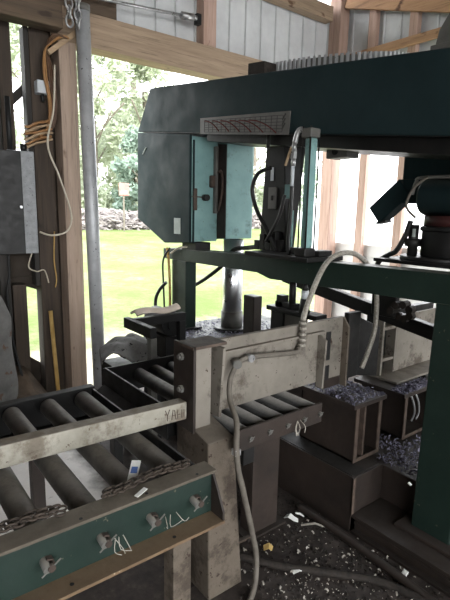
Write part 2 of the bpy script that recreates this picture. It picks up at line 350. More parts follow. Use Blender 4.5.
# ================================================================== SETTING
def shed():
    b = B()
    b.grid(lambda u, v: (-6+10.6*u, -4+7.98*v, 0), 2, 2)
    struct(b.make('floor', 'floor', loc=(0, 0, 0)))
    # rising lawn outside
    def gz(x, y):
        base = -.06 + max(0, y-4)*.052 if y > 4 else -.06
        return base + .03*math.sin(x*.9)*math.sin(y*.7)
    b = B(); b.grid(lambda u, v: (-30+110*u, -20+80*v, gz(-30+110*u, -20+80*v)), 60, 80)
    struct(b.make('ground', 'lawn', loc=(0, 0, 0)))
    # left wall: ribbed siding above the door beam, boarding on its left
    b = B()
    def ribbed(x0, x1, z0, z1, y):
        b.box(x0, x1, y, y+.006, z0, z1)
        x = x0+.06
        while x < x1-.03:
            b.prism([(x-.016, y+.001), (x-.009, y-.018), (x+.009, y-.018), (x+.016, y+.001)], 2, z0, z1); x += .2
    ribbed(1.0, 4.62, 3.0, 3.82, 3.93)
    o = struct(b.make('wall_left', 'siding', loc=(1, 3.93, 0)))
    b = B(); b.box(-.7, .925, 4.0, 4.04, 0, 4.2).box(-6, -.7, 4.0, 4.04, 0, 4.2)
    b.box(1.20, 1.46, 3.935, 3.96, 0, 3.0); b.box(.925, 1.4, 4.0, 4.03, 3.0, 4.2)
    b.box(.80, 1.2, 3.95, 3.98, 1.0, 1.95); b.prism([(.92, 1.04), (1.2, .93), (1.2, 1.06), (.92, 1.06)], 1, 3.93, 3.949)
    b.prism([(.8, 0), (1.2, 0), (1.2, .30), (1.03, .43), (.8, .43)], 1, 3.93, 3.949); b.box(.80, 1.05, 3.95, 3.98, 0, 1.0)
    b.make('boarding', 'siding_dark', o)
    # right wall: lap siding below, open bays, ribbed siding above
    b = B()
    z = 0
    while z < 1.2:
        b.prism([(4.60, z), (4.63, z), (4.63, z+.13), (4.615, z+.13)], 1, -4, 3.93); z += .125
    o = struct(b.make('wall_right', 'lap', loc=(4.6, 0, 0)))
    b = B()
    b.box(4.61, 4.62, -4, 3.93, 2.75, 4.2)
    y = -3.9
    while y < 3.9:
        b.prism([(4.612, y-.014), (4.595, y-.008), (4.595, y+.008), (4.612, y+.014)], 2, 2.75, 4.2); y += .2
    b.box(4.61, 4.62, -4, 1.2, 1.2, 2.75)
    b.make('ribbed_siding', 'siding', o)
    # walls behind the photographer, left open as wide doors
    b = B(); b.box(-6, 4.62, -4.05, -4, 3.4, 4.2); b.box(-6, -4.2, -4.05, -4, 0, 3.4); b.box(4.2, 4.62, -4.05, -4, 0, 3.4)
    struct(b.make('wall_back', 'siding_dark', loc=(0, -4, 0)))
    b = B(); b.box(-6.05, -6, -4, 4.0, 0, 4.2)
    struct(b.make('wall_front', 'siding_dark', loc=(-6, 0, 0)))
    b = B(); b.box(-6.1, 4.7, -4.1, 4.05, 4.2, 4.26)
    struct(b.make('ceiling', 'wood_darkX', loc=(0, 0, 4.2)))

    # --- framing timbers of the left wall
    t = lambda name, bl, mat, label, cat='timber', loc=None, **k: tag(bl.make(name, mat, bevel=.004, loc=loc, **k), label, cat)
    t('door_post', B().prism([(1.33, 3.72), (1.46, 3.72), (1.46, 3.88), (1.33, 3.88)], 2, 0, 2.795), 'wood_post', 'pale sawn square post at left side of the open doorway', 'post', (1.45, 3.8, 0))
    t('wooden_post', B().box(1.145, 1.29, 3.80, 3.93, 0, 2.86), 'wood_dark', 'dark brown post with coiled cables, left of the pale door post', 'post', (1.24, 3.86, 0))
    t('wooden_board', B().box(1.108, 1.143, 3.80, 3.90, 1.0, 2.86), 'black_board', 'blackened narrow upright beside the bright upper slot', 'board', (1.13, 3.85, 1))
    t('wooden_board', B().box(.94, 1.03, 3.84, 3.92, 1.9, 2.88), 'wood_dark', 'brown wall board left of the bright upper slot', 'board', (1, 3.88, 1.9))
    t('wooden_board', B().box(.85, .925, 3.80, 3.92, 0.1, 2.88), 'black_board', 'black upright at the far left edge of the shed wall', 'board', (.9, 3.86, 0))
    t('wooden_post', B().box(.93, 1.03, 3.78, 3.90, 0, 1.02), 'wood_dark', 'short stained stud left of the bright lower slot', 'post', (1.02, 3.84, 0))
    t('diagonal_brace', B().bar((1.0, 3.955, 2.33), (1.22, 3.955, 2.55), .03, .06), 'black_board', 'short black brace crossing the bright upper slot', 'brace', (1.1, 3.955, 2.4))
    t('header_beam', B().box(1.33, 4.44, 3.74, 3.90, 2.80, 3.04), 'wood_header', 'long knotty timber beam across the top of the open doorway', 'beam', (2.9, 3.8, 2.8))
    t('lintel_timber', B().box(-1.0, 1.318, 3.58, 3.72, 2.83, 3.0), 'wood_darkX', 'dark weathered beam at the top left corner, left of the hanging chain', 'beam', (.4, 3.6, 2.83))
    t('knee_brace', B().bar((1.245, 3.697, 2.685), (1.48, 3.697, 2.885), .03, .036), 'wood_brace', 'pale diagonal batten under the dark beam by the steel pipe', 'brace', (1.35, 3.64, 2.7))
    t('timber_block', B().box(1.36, 1.86, 3.86, 3.925, 3.045, 3.35), 'wood_darkX', 'grey timber block behind the top of the steel pipe', 'timber', (1.6, 3.9, 3.05))
    t('timber_block', B().box(2.66, 2.80, 3.79, 3.905, 3.045, 3.64), 'wood_red', 'short brown stud standing on the door beam between siding sheets', 'timber', (2.7, 3.85, 3.05))
    t('top_plate', B().box(2.4, 4.38, 3.80, 3.905, 3.65, 3.80), 'wood_header', 'timber plate along the top of the white siding', 'beam', (3.4, 3.85, 3.65))
    t('corner_post', B().box(4.44, 4.59, 3.745, 3.90, 0, 4.19), 'wood_red', 'square reddish corner post where the two walls meet', 'post', (4.5, 3.8, 0))
    # --- right wall
    t('wall_stud', B().box(4.52, 4.59, 3.34, 3.43, 0, 4.1), 'wood_red', 'upright stud next to the corner post in the right wall', 'stud', (4.55, 3.4, 0))
    t('wall_stud', B().box(4.52, 4.59, 2.86, 2.95, 0, 4.1), 'wood_red', 'upright stud behind the motor in the right wall', 'stud', (4.55, 2.9, 0))
    t('wall_girt', B().box(4.47, 4.515, 1.2, 3.74, 3.22, 3.30), 'wood_headerY', 'horizontal girt crossing the white siding above the saw', 'girt', (4.5, 2.4, 3.2))
    t('sloping_brace', B().bar((4.4965, 3.70, 3.86), (4.4965, 1.5, 3.17+.0), .05, .16), 'wood_headerY', 'wide sloping timber across the top right of the wall', 'brace', (4.5, 3, 3.7))
shed()

# ================================================================== OUTDOORS
def gz(x, y): return -.06 + max(0, y-4)*.052
def tree(x, y, h, rx, label, mat, seed, trunk=.0, n=9000, leaf=.2, cat='tree', name='leafy_tree', z0=None):
    rnd = random.Random(seed)
    z0 = gz(x, y) if z0 is None else z0
    t = thing(name, label, cat, (x, y, z0))
    b = B(); b.tube([(x, y, z0-.1), (x+.1, y, z0+h*.35), (x-.05, y+.1, z0+h*.75)], .11+h*.008, 8, 4)
    for k in range(6):
        a = rnd.uniform(0, 6.28); zz = z0+h*rnd.uniform(.25, .6)
        b.tube([(x, y, zz), (x+math.cos(a)*rx*.4, y+math.sin(a)*rx*.4, zz+h*.12), (x+math.cos(a)*rx*.75, y+math.sin(a)*rx*.75, zz+h*.2)], .045, 6, 4)
    b.make('trunk', 'bark', t)
    b = B(); blobs = []
    for k in range(40):
        zz = rnd.uniform(trunk, 1)
        w = rx*(1-.75*abs((zz-.42)/.6)**1.7)
        a = rnd.uniform(0, 6.28); q = w*math.sqrt(rnd.random())
        blobs.append((x+math.cos(a)*q, y+math.sin(a)*q, z0+h*zz*.96, rnd.uniform(.2, .36)*rx))
    for k in range(n):
        cx, cy, cz, r = rnd.choice(blobs)
        d = Vector((rnd.gauss(0, 1), rnd.gauss(0, 1), rnd.gauss(0, .8))).normalized()*r*rnd.random()**.4
        u = Vector((rnd.gauss(0, 1), rnd.gauss(0, 1), rnd.gauss(0, 1))).normalized(); v = u.orthogonal().normalized()
        s = leaf*rnd.uniform(.5, 1.1)
        c = Vector((cx, cy, max(cz, z0+.1)))+d
        vs = [b.bm.verts.new(c+q) for q in (-u*s, v*s*.5, u*s, -v*s*.5)]
        b.bm.faces.new(vs)
    b.make('crown', mat, t, recalc=False)
    return t
def outdoors():
    tree(10.3, 24.5, 9.5, 2.6, 'tall pale leafy tree beyond the lawn, behind the steel pipe', 'leaf', 1)
    tree(13.2, 24, 9.0, 2.5, 'tall pale leafy tree beyond the lawn, beside the saw head', 'leaf', 2)
    tree(11.6, 21.5, 4.6, 1.6, 'rounded grey green tree low in front of the taller trees', 'leaf_blue', 3, n=3600)
    tree(20.8, 24, 8.5, 3.0, 'pale leafy tree seen between wheel housing and black bracket', 'leaf', 4, n=5200)
    tree(24.5, 25, 8.0, 2.8, 'leafy tree seen beside the blade guide bracket', 'leaf_mid', 5, n=4200)
    tree(9.6, 30, 12, 3.4, 'highest pale tree crown behind the two tall trees, at the left', 'leaf', 6, n=8000, leaf=.26)
    tree(15.6, 30, 12, 3.4, 'highest pale tree crown behind the tall trees, nearest the saw head', 'leaf', 7, n=8000, leaf=.26)
    rnd = random.Random(11)
    b = B()
    for k in range(2600):
        x = rnd.uniform(7, 18.6); y = rnd.uniform(18.8, 20.6); z = gz(x, y)+rnd.random()**1.5*.75
        a = rnd.uniform(0, 3.14); l = rnd.uniform(.15, .6)
        d = Vector((math.cos(a), math.sin(a), rnd.uniform(-.4, .4)))*l
        b.bar((x, y, z), Vector((x, y, z))+d, rnd.uniform(.03, .09), rnd.uniform(.03, .07))
    tag(b.make('brush_debris', 'brush', loc=(16, 20, .7)), 'low pile of dry brush and cut wood along the far edge of the lawn', 'brush', kind='stuff')
    x, y = 9.03, 18.4; z = gz(x, y)
    t = thing('yard_sign', 'small faded red panel on a stake at the far edge of the lawn', 'sign', (x, y, z))
    B().box(x-.22, x+.22, y-.015, y+.015, z+1.45, z+1.95).make('panel', 'red', t, .01)
    B().box(x-.03, x+.03, y+.016, y+.05, z, z+1.9).make('stake', 'bark', t)
    B().box(x-.13, x+.13, y-.022, y-.016, z+1.55, z+1.64).make('white_band', 'paper', t)
outdoors()

# ================================================================== LEFT WALL FITTINGS
def fittings():
    # steel pipe
    t = thing('steel_pipe', 'tall galvanised steel pipe standing at the left of the doorway', 'pipe', (1.53, 3.62, 0))
    B().cyl((1.53, 3.62, 0), (1.475, 3.62, 2.985), .052, n=28).make('pipe_shaft', 'galv', t)
    B().cyl((1.475, 3.62, 2.985), (1.474, 3.62, 3.03), .056, n=28).make('pipe_cap', 'grey_steel', t)
    # hanging chain, two falls
    b = B()
    for k, x in enumerate((1.345, 1.405)):
        for i in range(13):
            z = 2.87 + i*.058; s = (1, 0, 0) if (i+k) % 2 == 0 else (0, 1, 0)
            b.link((x, 3.53, z), (0, 0, 1), s, .078, .048, .008)
    tag(b.make('chain', 'zinc', loc=(1.37, 3.53, 2.85)), 'pale steel chain in two falls hanging at the top left', 'chain')
    # tie rod
    t = thing('tie_rod', 'thin steel rod with a socket end above the door beam', 'rod', (2.2, 3.75, 3.2))
    B().cyl((1.2, 3.75, 3.12), (2.43, 3.75, 3.225), .012, n=10).make('rod', 'zinc', t)
    B().cyl((2.40, 3.75, 3.222), (2.52, 3.75, 3.232), .03, n=16).cyl((2.52, 3.75, 3.232), (2.555, 3.75, 3.235), .02, n=12).make('socket', 'zinc', t)
    B().box(2.555, 2.60, 3.74, 3.788, 3.19, 3.275).make('hanger_block', 'black_steel', t)
    # electrical enclosure
    t = thing('electrical_box', 'tall grey electrical enclosure on the left wall below the coiled cables', 'electrical box', (1.0, 3.66, 1.26))
    B().box(.915, 1.10, 3.66, 3.78, 1.265, 1.99).make('enclosure', 'galv_box', t, .006)
    B().box(.80, 1.005, 3.645, 3.659, 1.265, 1.985).make('door', 'black_rubber', t, .004)  # black panel stands in for the shaded left side of the enclosure
    B().cyl((.985, 3.645, 1.60), (.985, 3.625, 1.60), .010, n=12).make('latch', 'zinc', t)
    B().cyl((.95, 3.7, 1.99), (.955, 3.72, 2.35), .018, n=12).make('conduit', 'black_rubber', t)
    B().cyl((1.04, 3.7, 1.99), (1.04, 3.7, 2.04), .022, n=12).make('cable_gland', 'black_steel', t)
    t = thing('junction_box', 'small white plastic junction box on the dark post', 'electrical box', (1.19, 3.76, 2.4))
    B().box(1.165, 1.255, 3.72, 3.798, 2.41, 2.50).make('cover', 'white_plastic', t, .006)
    B().cyl((1.21, 3.76, 2.41), (1.21, 3.76, 2.36), .012, n=10).make('cable_gland', 'black_rubber', t)
    # cables: dropping bundle and coil
    t = thing('cable_bundle', 'orange and brown cables draped and coiled on the dark post', 'cable', (1.27, 3.74, 2.1))
    rnd = random.Random(5)
    for k, (dx, m) in enumerate(((0, 'orange_cable'), (.02, 'brown_cable'), (.036, 'brown_cable'), (-.014, 'orange_cable'), (.05, 'brown_cable'))):
        B().tube([(1.38-dx*.3, 3.66, 2.80), (1.32-dx, 3.665, 2.80), (1.245+dx*.2, 3.735+dx*.1, 2.72), (1.225+dx, 3.705, 2.55), (1.25+dx*.8, 3.705, 2.35), (1.24+dx*.6, 3.73, 2.19), (1.16, 3.72+dx*.2, 2.10)], .008, 8, 8).make('cable', m, t)
    for k in range(6):
        z = 2.06+k*.028; w = .088+.012*rnd.random()
        pts = []
        for i in range(10):
            a = 2*math.pi*i/10
            pts.append((1.165+w*math.cos(a), 3.745+.034*math.sin(a), z+.035*math.cos(a)+rnd.uniform(-.008, .008)))
        B().tube(pts, .0085, 8, 5, True).make('coil_loop', 'orange_cable' if k % 2 else 'wood_brace', t)
    o = B().tube([(1.275, 3.66, 2.60), (1.25, 3.65, 2.3), (1.20, 3.66, 2.05), (1.27, 3.67, 1.85), (1.34, 3.66, 1.62), (1.345, 3.64, 1.5), (1.30, 3.64, 1.42), (1.2, 3.66, 1.395), (1.122, 3.69, 1.42)], .007, 8, 8).make('white_cable', 'white_cable', loc=(1.27, 3.7, 1.4))
    tag(o, 'pale thin cable looping from the coil into the grey enclosure', 'cable')
    o = B().tube([(1.262, 3.785, 1.42), (1.25, 3.785, 1.2), (1.262, 3.785, 1.05), (1.25, 3.785, .98)], .005, 6, 6).make('cord', 'yellow', loc=(1.26, 3.78, 1))
    tag(o, 'thin yellowish cord dangling down the dark post', 'cord')
    o = B().tube([(1.06, 3.70, 1.262), (1.04, 3.73, 1.16), (1.10, 3.74, 1.12), (1.17, 3.78, 1.12), (1.20, 3.785, 1.02)], .005, 6, 6).make('wire', 'white_cable', loc=(1.06, 3.73, 1.1))
    tag(o, 'short pale wire hanging under the grey enclosure', 'wire')
    o = B().tube([(.90, 3.72, 1.26), (.90, 3.73, 1.1), (.88, 3.74, .95), (.90, 3.74, .6), (.93, 3.70, .38), (.96, 3.6, .14)], .010, 8, 6).make('black_cable', 'black_rubber', loc=(.95, 3.5, .1))
    tag(o, 'black cable running down the wall past the grey sack', 'cable')
    # stick
    o = B().cyl((1.188, 3.62, .03), (1.195, 3.76, .80), .016, n=14).make('wooden_stick', 'yellow', loc=(1.19, 3.7, 0))
    tag(o, 'yellow stick leaning upright against the dark post', 'stick')
    # sack and dirt
    b = B()
    def sack(u, v):
        a = 2*math.pi*u; z = .16+.86*v
        r = .14*(1+.12*math.sin(3*a+5*v)+.10*math.sin(9*v+a))*(1-.35*max(0, v-.8)/.2)
        return (.68+r*math.cos(a)*1.1, 3.52+r*math.sin(a), z+.015*math.sin(5*a))
    b.grid(sack, 24, 16); b.cyl((.68, 3.52, .98), (.68, 3.52, 1.0), .07, n=16)
    tag(b.make('feed_sack', 'bag', loc=(.73, 3.52, .1)), 'upright grey woven sack at the left edge of the photo', 'sack')
    rnd = random.Random(3)
    b = B()
    hs = {}
    def heap(u, v):
        x = .0+1.22*u; y = 3.0+.775*v
        e = min(1, v*2.2)*min(1, (1-u)*5)*min(1, u*4)
        return (x, y, .002+e*(.42*v**1.5+.03*math.sin(9*u+4*v)+.03*math.sin(23*u)*math.sin(19*v)) + (rnd.uniform(-.008, .008) if e > 0 else 0))
    b.grid(heap, 40, 24); b.box(.15, .9, 3.70, 3.776, .0, .2)
    tag(b.make('dirt_heap', 'dirt', loc=(.6, 3.4, 0)), 'brown dirt drifted along the foot of the left wall', 'dirt', kind='stuff')
fittings()

# ================================================================== BAND SAW
def saw():
    S = thing('band_saw', 'large dark teal horizontal band saw with raised head over the vise', 'band saw', (2.2, 2.0, 0))
    hb = lambda y: 1.922 + .1165*(y-1.07)          # underside of the tilted head
    # ---- base
    base = B().box(2.12, 2.95, .55, 2.2, 0, .29).box(1.78, 2.95, 2.2, 3.33, 0, .63).make('base', 'brown_steel', S, .006)
    B().box(1.76, 2.97, 2.19, 3.345, .632, .655).make('deck', 'black_steel', base, .003)
    tb = B().prism([(1.335, .105), (2.19, .105), (2.19, .30), (1.335, .30)], 0, 1.875, 2.11).make('front_tank', 'brown_steel', S, .004)
    B().box(1.868, 1.874, 1.325, 2.19, .0, .303).make('side_plate', 'brown_steel', tb)
    B().box(1.882, 1.984, 1.337, 2.185, .3005, .3035).make('ledge_strip', 'black_steel', tb)  # thin black sheet makes the top of the tank ledge darker
    B().box(1.866, 1.884, 1.317, 1.3215, .10, .30).make('corner_highlight', 'rust_edge', tb)  # lighter strip paints the lit highlight down the tank corner
    B().box(1.868, 2.118, 1.322, 1.334, .09, .30).make('end_plate', 'brown_steel', tb, .002)
    r = B()
    r.box(1.87, 2.3, .5, 1.32, .088, .104).box(1.87, 2.3, .5, 1.32, 0, .015).box(1.90, 2.11, .5, 1.32, .015, .088)
    r.box(1.895, 2.11, .5, 1.32, .04, .056)
    r.make('base_rail', 'brown_steel', S, .002)
    AVOID = [(1.97, 2.22, 1.40, 1.82), (2.42, 2.74, 1.40, 1.74), (2.80, 3.1, 1.5, 1.85)]
    # chips lying on the base
    def chips(name, x0, x1, y0, y1, z, n, seed, mat='chips', s=.010, parent=S):
        rnd = random.Random(seed); b = B()
        for k in range(n):
            x, y = rnd.uniform(x0, x1), rnd.uniform(y0, y1)
            if any(a-.02 < x < b2+.02 and c2-.02 < y < d+.02 for a, b2, c2, d in AVOID): continue
            u = Vector((rnd.gauss(0, 1), rnd.gauss(0, 1), rnd.gauss(0, .6))).normalized()*s*rnd.uniform(.5, 1.6); v = u.orthogonal().normalized()*s*.35
            c = Vector((x, y, z+abs(rnd.gauss(0, .008))))
            m = c+u*.2+Vector((0, 0, s*.5))
            p = [b.bm.verts.new(q) for q in (c-u-v, m-v, m+v, c-u+v)]; q2 = [b.bm.verts.new(q) for q in (c+u-v, c+u+v)]
            b.bm.faces.new(p); b.bm.faces.new((p[1], q2[0], q2[1], p[2]))
        o = b.make(name, mat, parent, recalc=False); o['kind'] = 'stuff'; return o
    chips('metal_chips', 2.13, 2.8, 1.0, 2.18, .30, 2600, 1, s=.010)
    chips('deck_chips', 1.8, 2.75, 2.5, 3.3, .658, 2200, 2, s=.007)
    # ---- near column, beam, far column
    c = B().prism([(2.02, .105), (2.235, .105), (2.235, 1.215), (2.045, 1.215)], 1, .895, 1.085).make('front_column', 'green_dark', S, .006)
    B().box(1.965, 2.29, .84, 1.14, .105, .122).make('foot_plate', 'brown_steel', c, .003)
    bm_ = B().prism([(3.47, 1.205), (3.47, 1.288), (2.2, 1.330), (.72, 1.352), (.72, 1.218), (2.18, 1.188), (2.30, 1.215)], 0, 2.05, 2.17).make('guide_beam', 'green_dark', S, .004)
    B().box(2.17, 2.178, .72, 3.4, 1.20, 1.206).make('lower_lip', 'black_steel', bm_)
    cc = B().box(2.05, 2.15, 3.13, 3.335, .656, 1.206).make('rear_column', 'green_dark', S, .005)
    B().box(2.02, 2.19, 3.10, 3.34, .656, .675).make('foot_plate', 'black_steel', cc, .003)
    B().tube([(2.02, 3.36, 1.30), (2.025, 3.345, 1.2), (2.03, 3.335, 1.0), (2.03, 3.33, .66)], .011, 8, 6).make('yellow_hose', 'yellow', S)
    B().tube([(2.02, 3.30, 1.26), (2.035, 3.20, 1.31), (2.08, 3.1, 1.322)], .008, 8, 6).make('looped_wire', 'white_cable', S)
    B().tube([(2.03, 3.33, 1.30), (1.99, 3.37, 1.20), (2.0, 3.385, 1.0), (2.0, 3.36, .66)], .008, 8, 6).make('thin_wire', 'black_rubber', S)
    # ---- head cover
    y0, y1 = .2, 3.80
    hp = [(y0, hb(y0)+.0), (y1, hb(y1)), (y1-.005, hb(y1)+.02), (3.575, 2.553), (y0, 2.553-.0835*(3.575-y0))]
    hp = [(y0, hb(y0)), (y1, hb(y1)), (3.583, 2.549), (1.10, 2.272), (y0, 2.172)]
    head = B().prism(hp, 0, 2.0, 2.58).make('head_cover', 'teal_dark', S, .008)
    B().prism([(y0, hb(y0)-.004), (y1-.01, hb(y1)-.004), (y1-.01, hb(y1)-.0005), (y0, hb(y0)-.0005)], 0, 1.996, 2.0).make('bottom_seam', 'black_steel', head)
    B().prism([(y0, hb(y0)-.001), (2.86, hb(2.86)-.001), (2.86, hb(2.86)-.05), (y0, hb(y0)-.085)], 0, 2.045, 2.50).make('blade_guard', 'black_steel', head, .003)
    B().cyl((2.03, 2.21, 2.055), (2.03, 2.21, 1.975), .011, n=10).make('guard_pin', 'black_steel', head)
    # chart plate with curves
    q = [(2.868, 2.122), (2.868, 2.226), (1.998, 2.152), (2.006, 2.026)]
    ch = B().prism(q, 0, 1.992, 1.999).make('chart_plate', 'plate_grey', head, label='grey engraved chart plate with dark red curves')
    g = B()
    def P(u, v):   # u along the plate, v up
        lo = Vector((2.868, 2.122)).lerp(Vector((2.006, 2.026)), u); hi = Vector((2.868, 2.226)).lerp(Vector((1.998, 2.152)), u)
        return lo.lerp(hi, v)
    for i in range(17):
        u = .06+.055*i; a, b_ = P(u, .12), P(u, .84); g.bar((1.9915, a.x, a.y), (1.9915, b_.x, b_.y), .003, .0012, (1, 0, 0))
    for i in range(6):
        v = .12+.144*i; a, b_ = P(.06, v), P(.94, v); g.bar((1.9915, a.x, a.y), (1.9915, b_.x, b_.y), .003, .0012, (1, 0, 0))
    g.make('chart_grid', 'chart_grid', ch)
    for k in range(6):
        g = B(); u0 = .06 + .105*k*(1 if k < 3 else 1.02); pts = []
        for i in range(9):
            s = i/8; p = P(min(.93, u0+s*.19+.02*k*s), .80-.02*k - .62*s**2.0 + (.0))
            pts.append((1.990, p.x, p.y))
        g.tube(pts, .0034, 6, 2).make('chart_curve', 'chart_line', ch)
    for k in range(3):
        g = B(); p = P(.95, .40+.2*k); g.bar((1.9905, p.x+.012, p.y-.02), (1.9905, p.x-.012, p.y+.012), .008, .0015, (1, 0, 0)); g.make('chart_numeral', 'chart_grid', ch)
    # eye / bracket on top of cover
    e = B().box(2.06, 2.28, 1.10, 1.22, 2.255, 2.30).box(2.12, 2.20, 1.10, 1.27, 2.29, 2.34).prism([(1.255, 2.33), (1.24, 2.40), (1.20, 2.46), (1.10, 2.46), (1.10, 2.33)], 0, 2.13, 2.18)
    e.make('lifting_bracket', 'grey_steel', S, .004)
    # ribbed drum guard on top
    b = B(); n = 100; cx, cy, r0 = 2.36, 2.1, .50
    zt = lambda y: 2.272+.1115*(y-1.10)
    for i in range(n):
        a0, a1 = 2*math.pi*(i+.12)/n, 2*math.pi*(i+.62)/n
        for (ra, rb) in ((r0, r0+.022),):
            pts = []
            for a in (a0, a1):
                for rr in (ra, rb):
                    pts.append((cx+rr*math.cos(a)*.44, cy+rr*math.sin(a)*1.16))
            v = []
            for x, y in (pts[0], pts[1], pts[3], pts[2]):
                z = zt(y); v.append((b.bm.verts.new((x, y, z)), b.bm.verts.new((x, y, z+.088))))
            for k in range(4): b.bm.faces.new((v[k][0], v[(k+1) % 4][0], v[(k+1) % 4][1], v[k][1]))
            b.bm.faces.new([q[1] for q in v])
    dg = B()
    ring0, ring1 = [], []
    for i in range(64):
        a = 2*math.pi*i/64; x, y = cx+r0*math.cos(a)*.44, cy+r0*math.sin(a)*1.16
        ring0.append(dg.bm.verts.new((x, y, zt(y)))); ring1.append(dg.bm.verts.new((x, y, zt(y)+.08)))
    for i in range(64):
        f = dg.bm.faces.new((ring0[i], ring0[(i+1) % 64], ring1[(i+1) % 64], ring1[i]))
    dg.bm.faces.new(ring1)
    d = dg.make('drive_guard', 'grey_steel', S); b.make('guard_ribs', 'galv', d)
    B().prism([(2.29, 2.408), (2.44, 2.425), (2.44, 2.50), (2.29, 2.484)], 0, 2.05, 2.15).make('cover_clip', 'crud', S, .004)

    # ---- wheel housing at the far end: door, latch, rear half
    dp = [(2.997, 2.118), (2.997, 1.362), (3.358, 1.34), (3.808, 1.525), (3.792, hb(3.792)-.004), (2.997, hb(2.997)-.03)]
    dp = [(3.0, hb(3.0)-.012), (3.0, 1.362), (3.358, 1.34), (3.808, 1.525), (3.79, hb(3.79)-.006)]
    dr = B().prism(dp, 0, 1.995, 2.015).make('wheel_door', 'teal_dark', S, .004)
    hs = B().prism([(3.0, hb(3.0)-.02), (3.0, 1.37), (3.36, 1.35), (3.80, 1.53), (3.785, hb(3.785)-.01)], 0, 2.016, 2.25).make('wheel_housing', 'teal_light', S, .004)
    rh = B().prism([(2.99, 2.12), (2.99, 1.385), (3.36, 1.36), (3.78, 1.53), (3.77, 2.2)], 0, 2.335, 2.60).make('rear_housing', 'teal_light', S, .006)
    B().box(2.251, 2.334, 3.01, 3.6, 1.40, 2.10).make('band_gap', 'brown_steel', S)
    fc = B().prism([(2.88, 2.085), (2.88, 1.392), (2.988, 1.386), (2.988, 2.10)], 0, 2.245, 2.492).make('rear_cover', 'teal_light', S, .004)
    B().prism([(2.883, 2.08), (2.883, 1.397), (2.985, 1.39), (2.985, 2.09)], 0, 2.239, 2.2445).make('gap_shade', 'brown_steel', fc)  # brown sheet paints the dark shaded gap onto the cover's teal side
    B().box(2.02, 2.03, 2.985, 2.999, 1.36, 2.1).make('door_flange', 'teal_dark', dr)
    la = B().prism([(2.02, 1.60), (2.055, 1.60), (2.055, 1.76), (2.02, 1.76)], 1, 2.982, 2.997).make('door_slot', 'rust_edge', dr, .006)
    B().cyl((2.125, 2.998, 1.695), (2.125, 2.955, 1.695), .024, n=18).make('door_knob', 'black_rubber', dr)
    B().bar((2.0, 2.975, 1.70), (2.1, 2.975, 1.697), .008, .008).make('latch_rod', 'rust_edge', dr)
    lt = B().box(2.205, 2.23, 2.965, 2.998, 1.58, 2.07).make('latch_bar', 'grey_steel', hs, .004)
    B().tube([(2.215, 2.95, 1.88), (2.228, 2.93, 1.89), (2.228, 2.91, 1.82), (2.226, 2.92, 1.70), (2.222, 2.95, 1.60)], .009, 8, 6).make('latch_lever', 'rust_edge', hs)
    B().box(2.165, 2.205, 2.96, 2.998, 1.77, 1.86).make('hinge_block', 'rust_edge', hs, .01)
    B().box(1.992, 1.9945, 3.12, 3.21, 1.42, 1.54).make('sticker', 'sticker', dr)
    B().bar((1.9935, 3.70, 2.05), (1.9935, 3.64, 2.10), .004, .014, (1, 0, 0)).make('paint_scrape', 'sticker', dr)
    B().box(2.06, 2.2, 3.01, 3.2, 1.29, 1.36).make('door_stop', 'black_steel', S, .004)

    # ---- chrome guide post
    cg = B().cyl((2.39, 2.965, .656), (2.39, 2.965, 1.384), .078, n=40).make('chrome_post', 'chrome', S)
    B().cyl((2.39, 2.965, .656), (2.39, 2.965, .81), .088, n=32).make('post_collar', 'grey_steel', cg)
    B().cyl((2.39, 2.965, .656), (2.39, 2.965, .68), .14, n=32).make('post_flange', 'black_steel', cg)
    B().box(2.30, 2.385, 2.60, 2.72, .656, .985).make('stop_block', 'brown_steel', S, .008)

    # ---- hydraulic lift cylinder standing on the beam
    hc = B().box(1.938, 1.994, 1.785, 1.826, 1.41, 1.985).make('lift_cylinder', 'teal_light', S, .008)
    B().box(1.922, 1.998, 1.772, 1.84, 1.985, 2.032).make('end_cap', 'grey_steel', hc, .006)
    B().box(1.915, 2.0, 1.768, 1.845, 1.364, 1.41).make('lower_cap', 'black_steel', hc, .006)
    for (x, y) in ((1.93, 1.779), (1.996, 1.779), (1.93, 1.833), (1.996, 1.833)):
        B().cyl((x, y, 1.364), (x, y, 2.042 if x < 1.95 else 2.004), .0045, n=10).make('tie_rod', 'black_steel', hc)
    B().box(1.90, 2.20, 1.735, 2.25, 1.337, 1.363).make('base_plate', 'black_steel', S, .004)
    B().box(2.01, 2.12, 1.75, 1.83, 1.3635, 1.395).make('mounting_block', 'black_steel', S, .004)
    B().box(2.01, 2.12, 1.88, 2.0, 1.3635, 1.40).make('mounting_block', 'black_steel', S, .004)
    el = B().tube([(1.935, 1.835, 2.02), (1.93, 1.85, 2.03), (1.925, 1.868, 2.015), (1.925, 1.885, 1.965)], .014, 12, 6).make('elbow_fitting', 'zinc', S)
    v = B().cyl((1.925, 1.888, 1.965), (1.925, 1.89, 1.92), .013, n=14).cyl((1.925, 1.89, 1.92), (1.925, 1.891, 1.885), .018, n=6).cyl((1.925, 1.891, 1.885), (1.925, 1.892, 1.845), .012, n=12).make('hose_coupling', 'zinc', S)
    B().bar((1.92, 1.905, 1.945), (1.92, 1.945, 1.85), .008, .012, (1, 0, 0)).make('valve_lever', 'wood_brace', S)
    B().cyl((1.925, 1.892, 1.845), (1.925, 1.895, 1.74), .010, n=10).make('hose_end', 'white_plastic', S)
    B().tube([(1.925, 1.895, 1.75), (1.93, 1.90, 1.6), (1.94, 1.92, 1.45), (1.96, 1.93, 1.364)], .010, 8, 8).make('black_hose', 'black_rubber', S)
    B().tube([(2.04, 2.19, 1.86), (2.02, 2.28, 1.83), (2.02, 2.33, 1.74), (2.03, 2.30, 1.62), (2.03, 2.22, 1.52), (2.04, 2.15, 1.42), (2.05, 2.12, 1.37)], .013, 8, 8).make('black_hose', 'black_rubber', S)
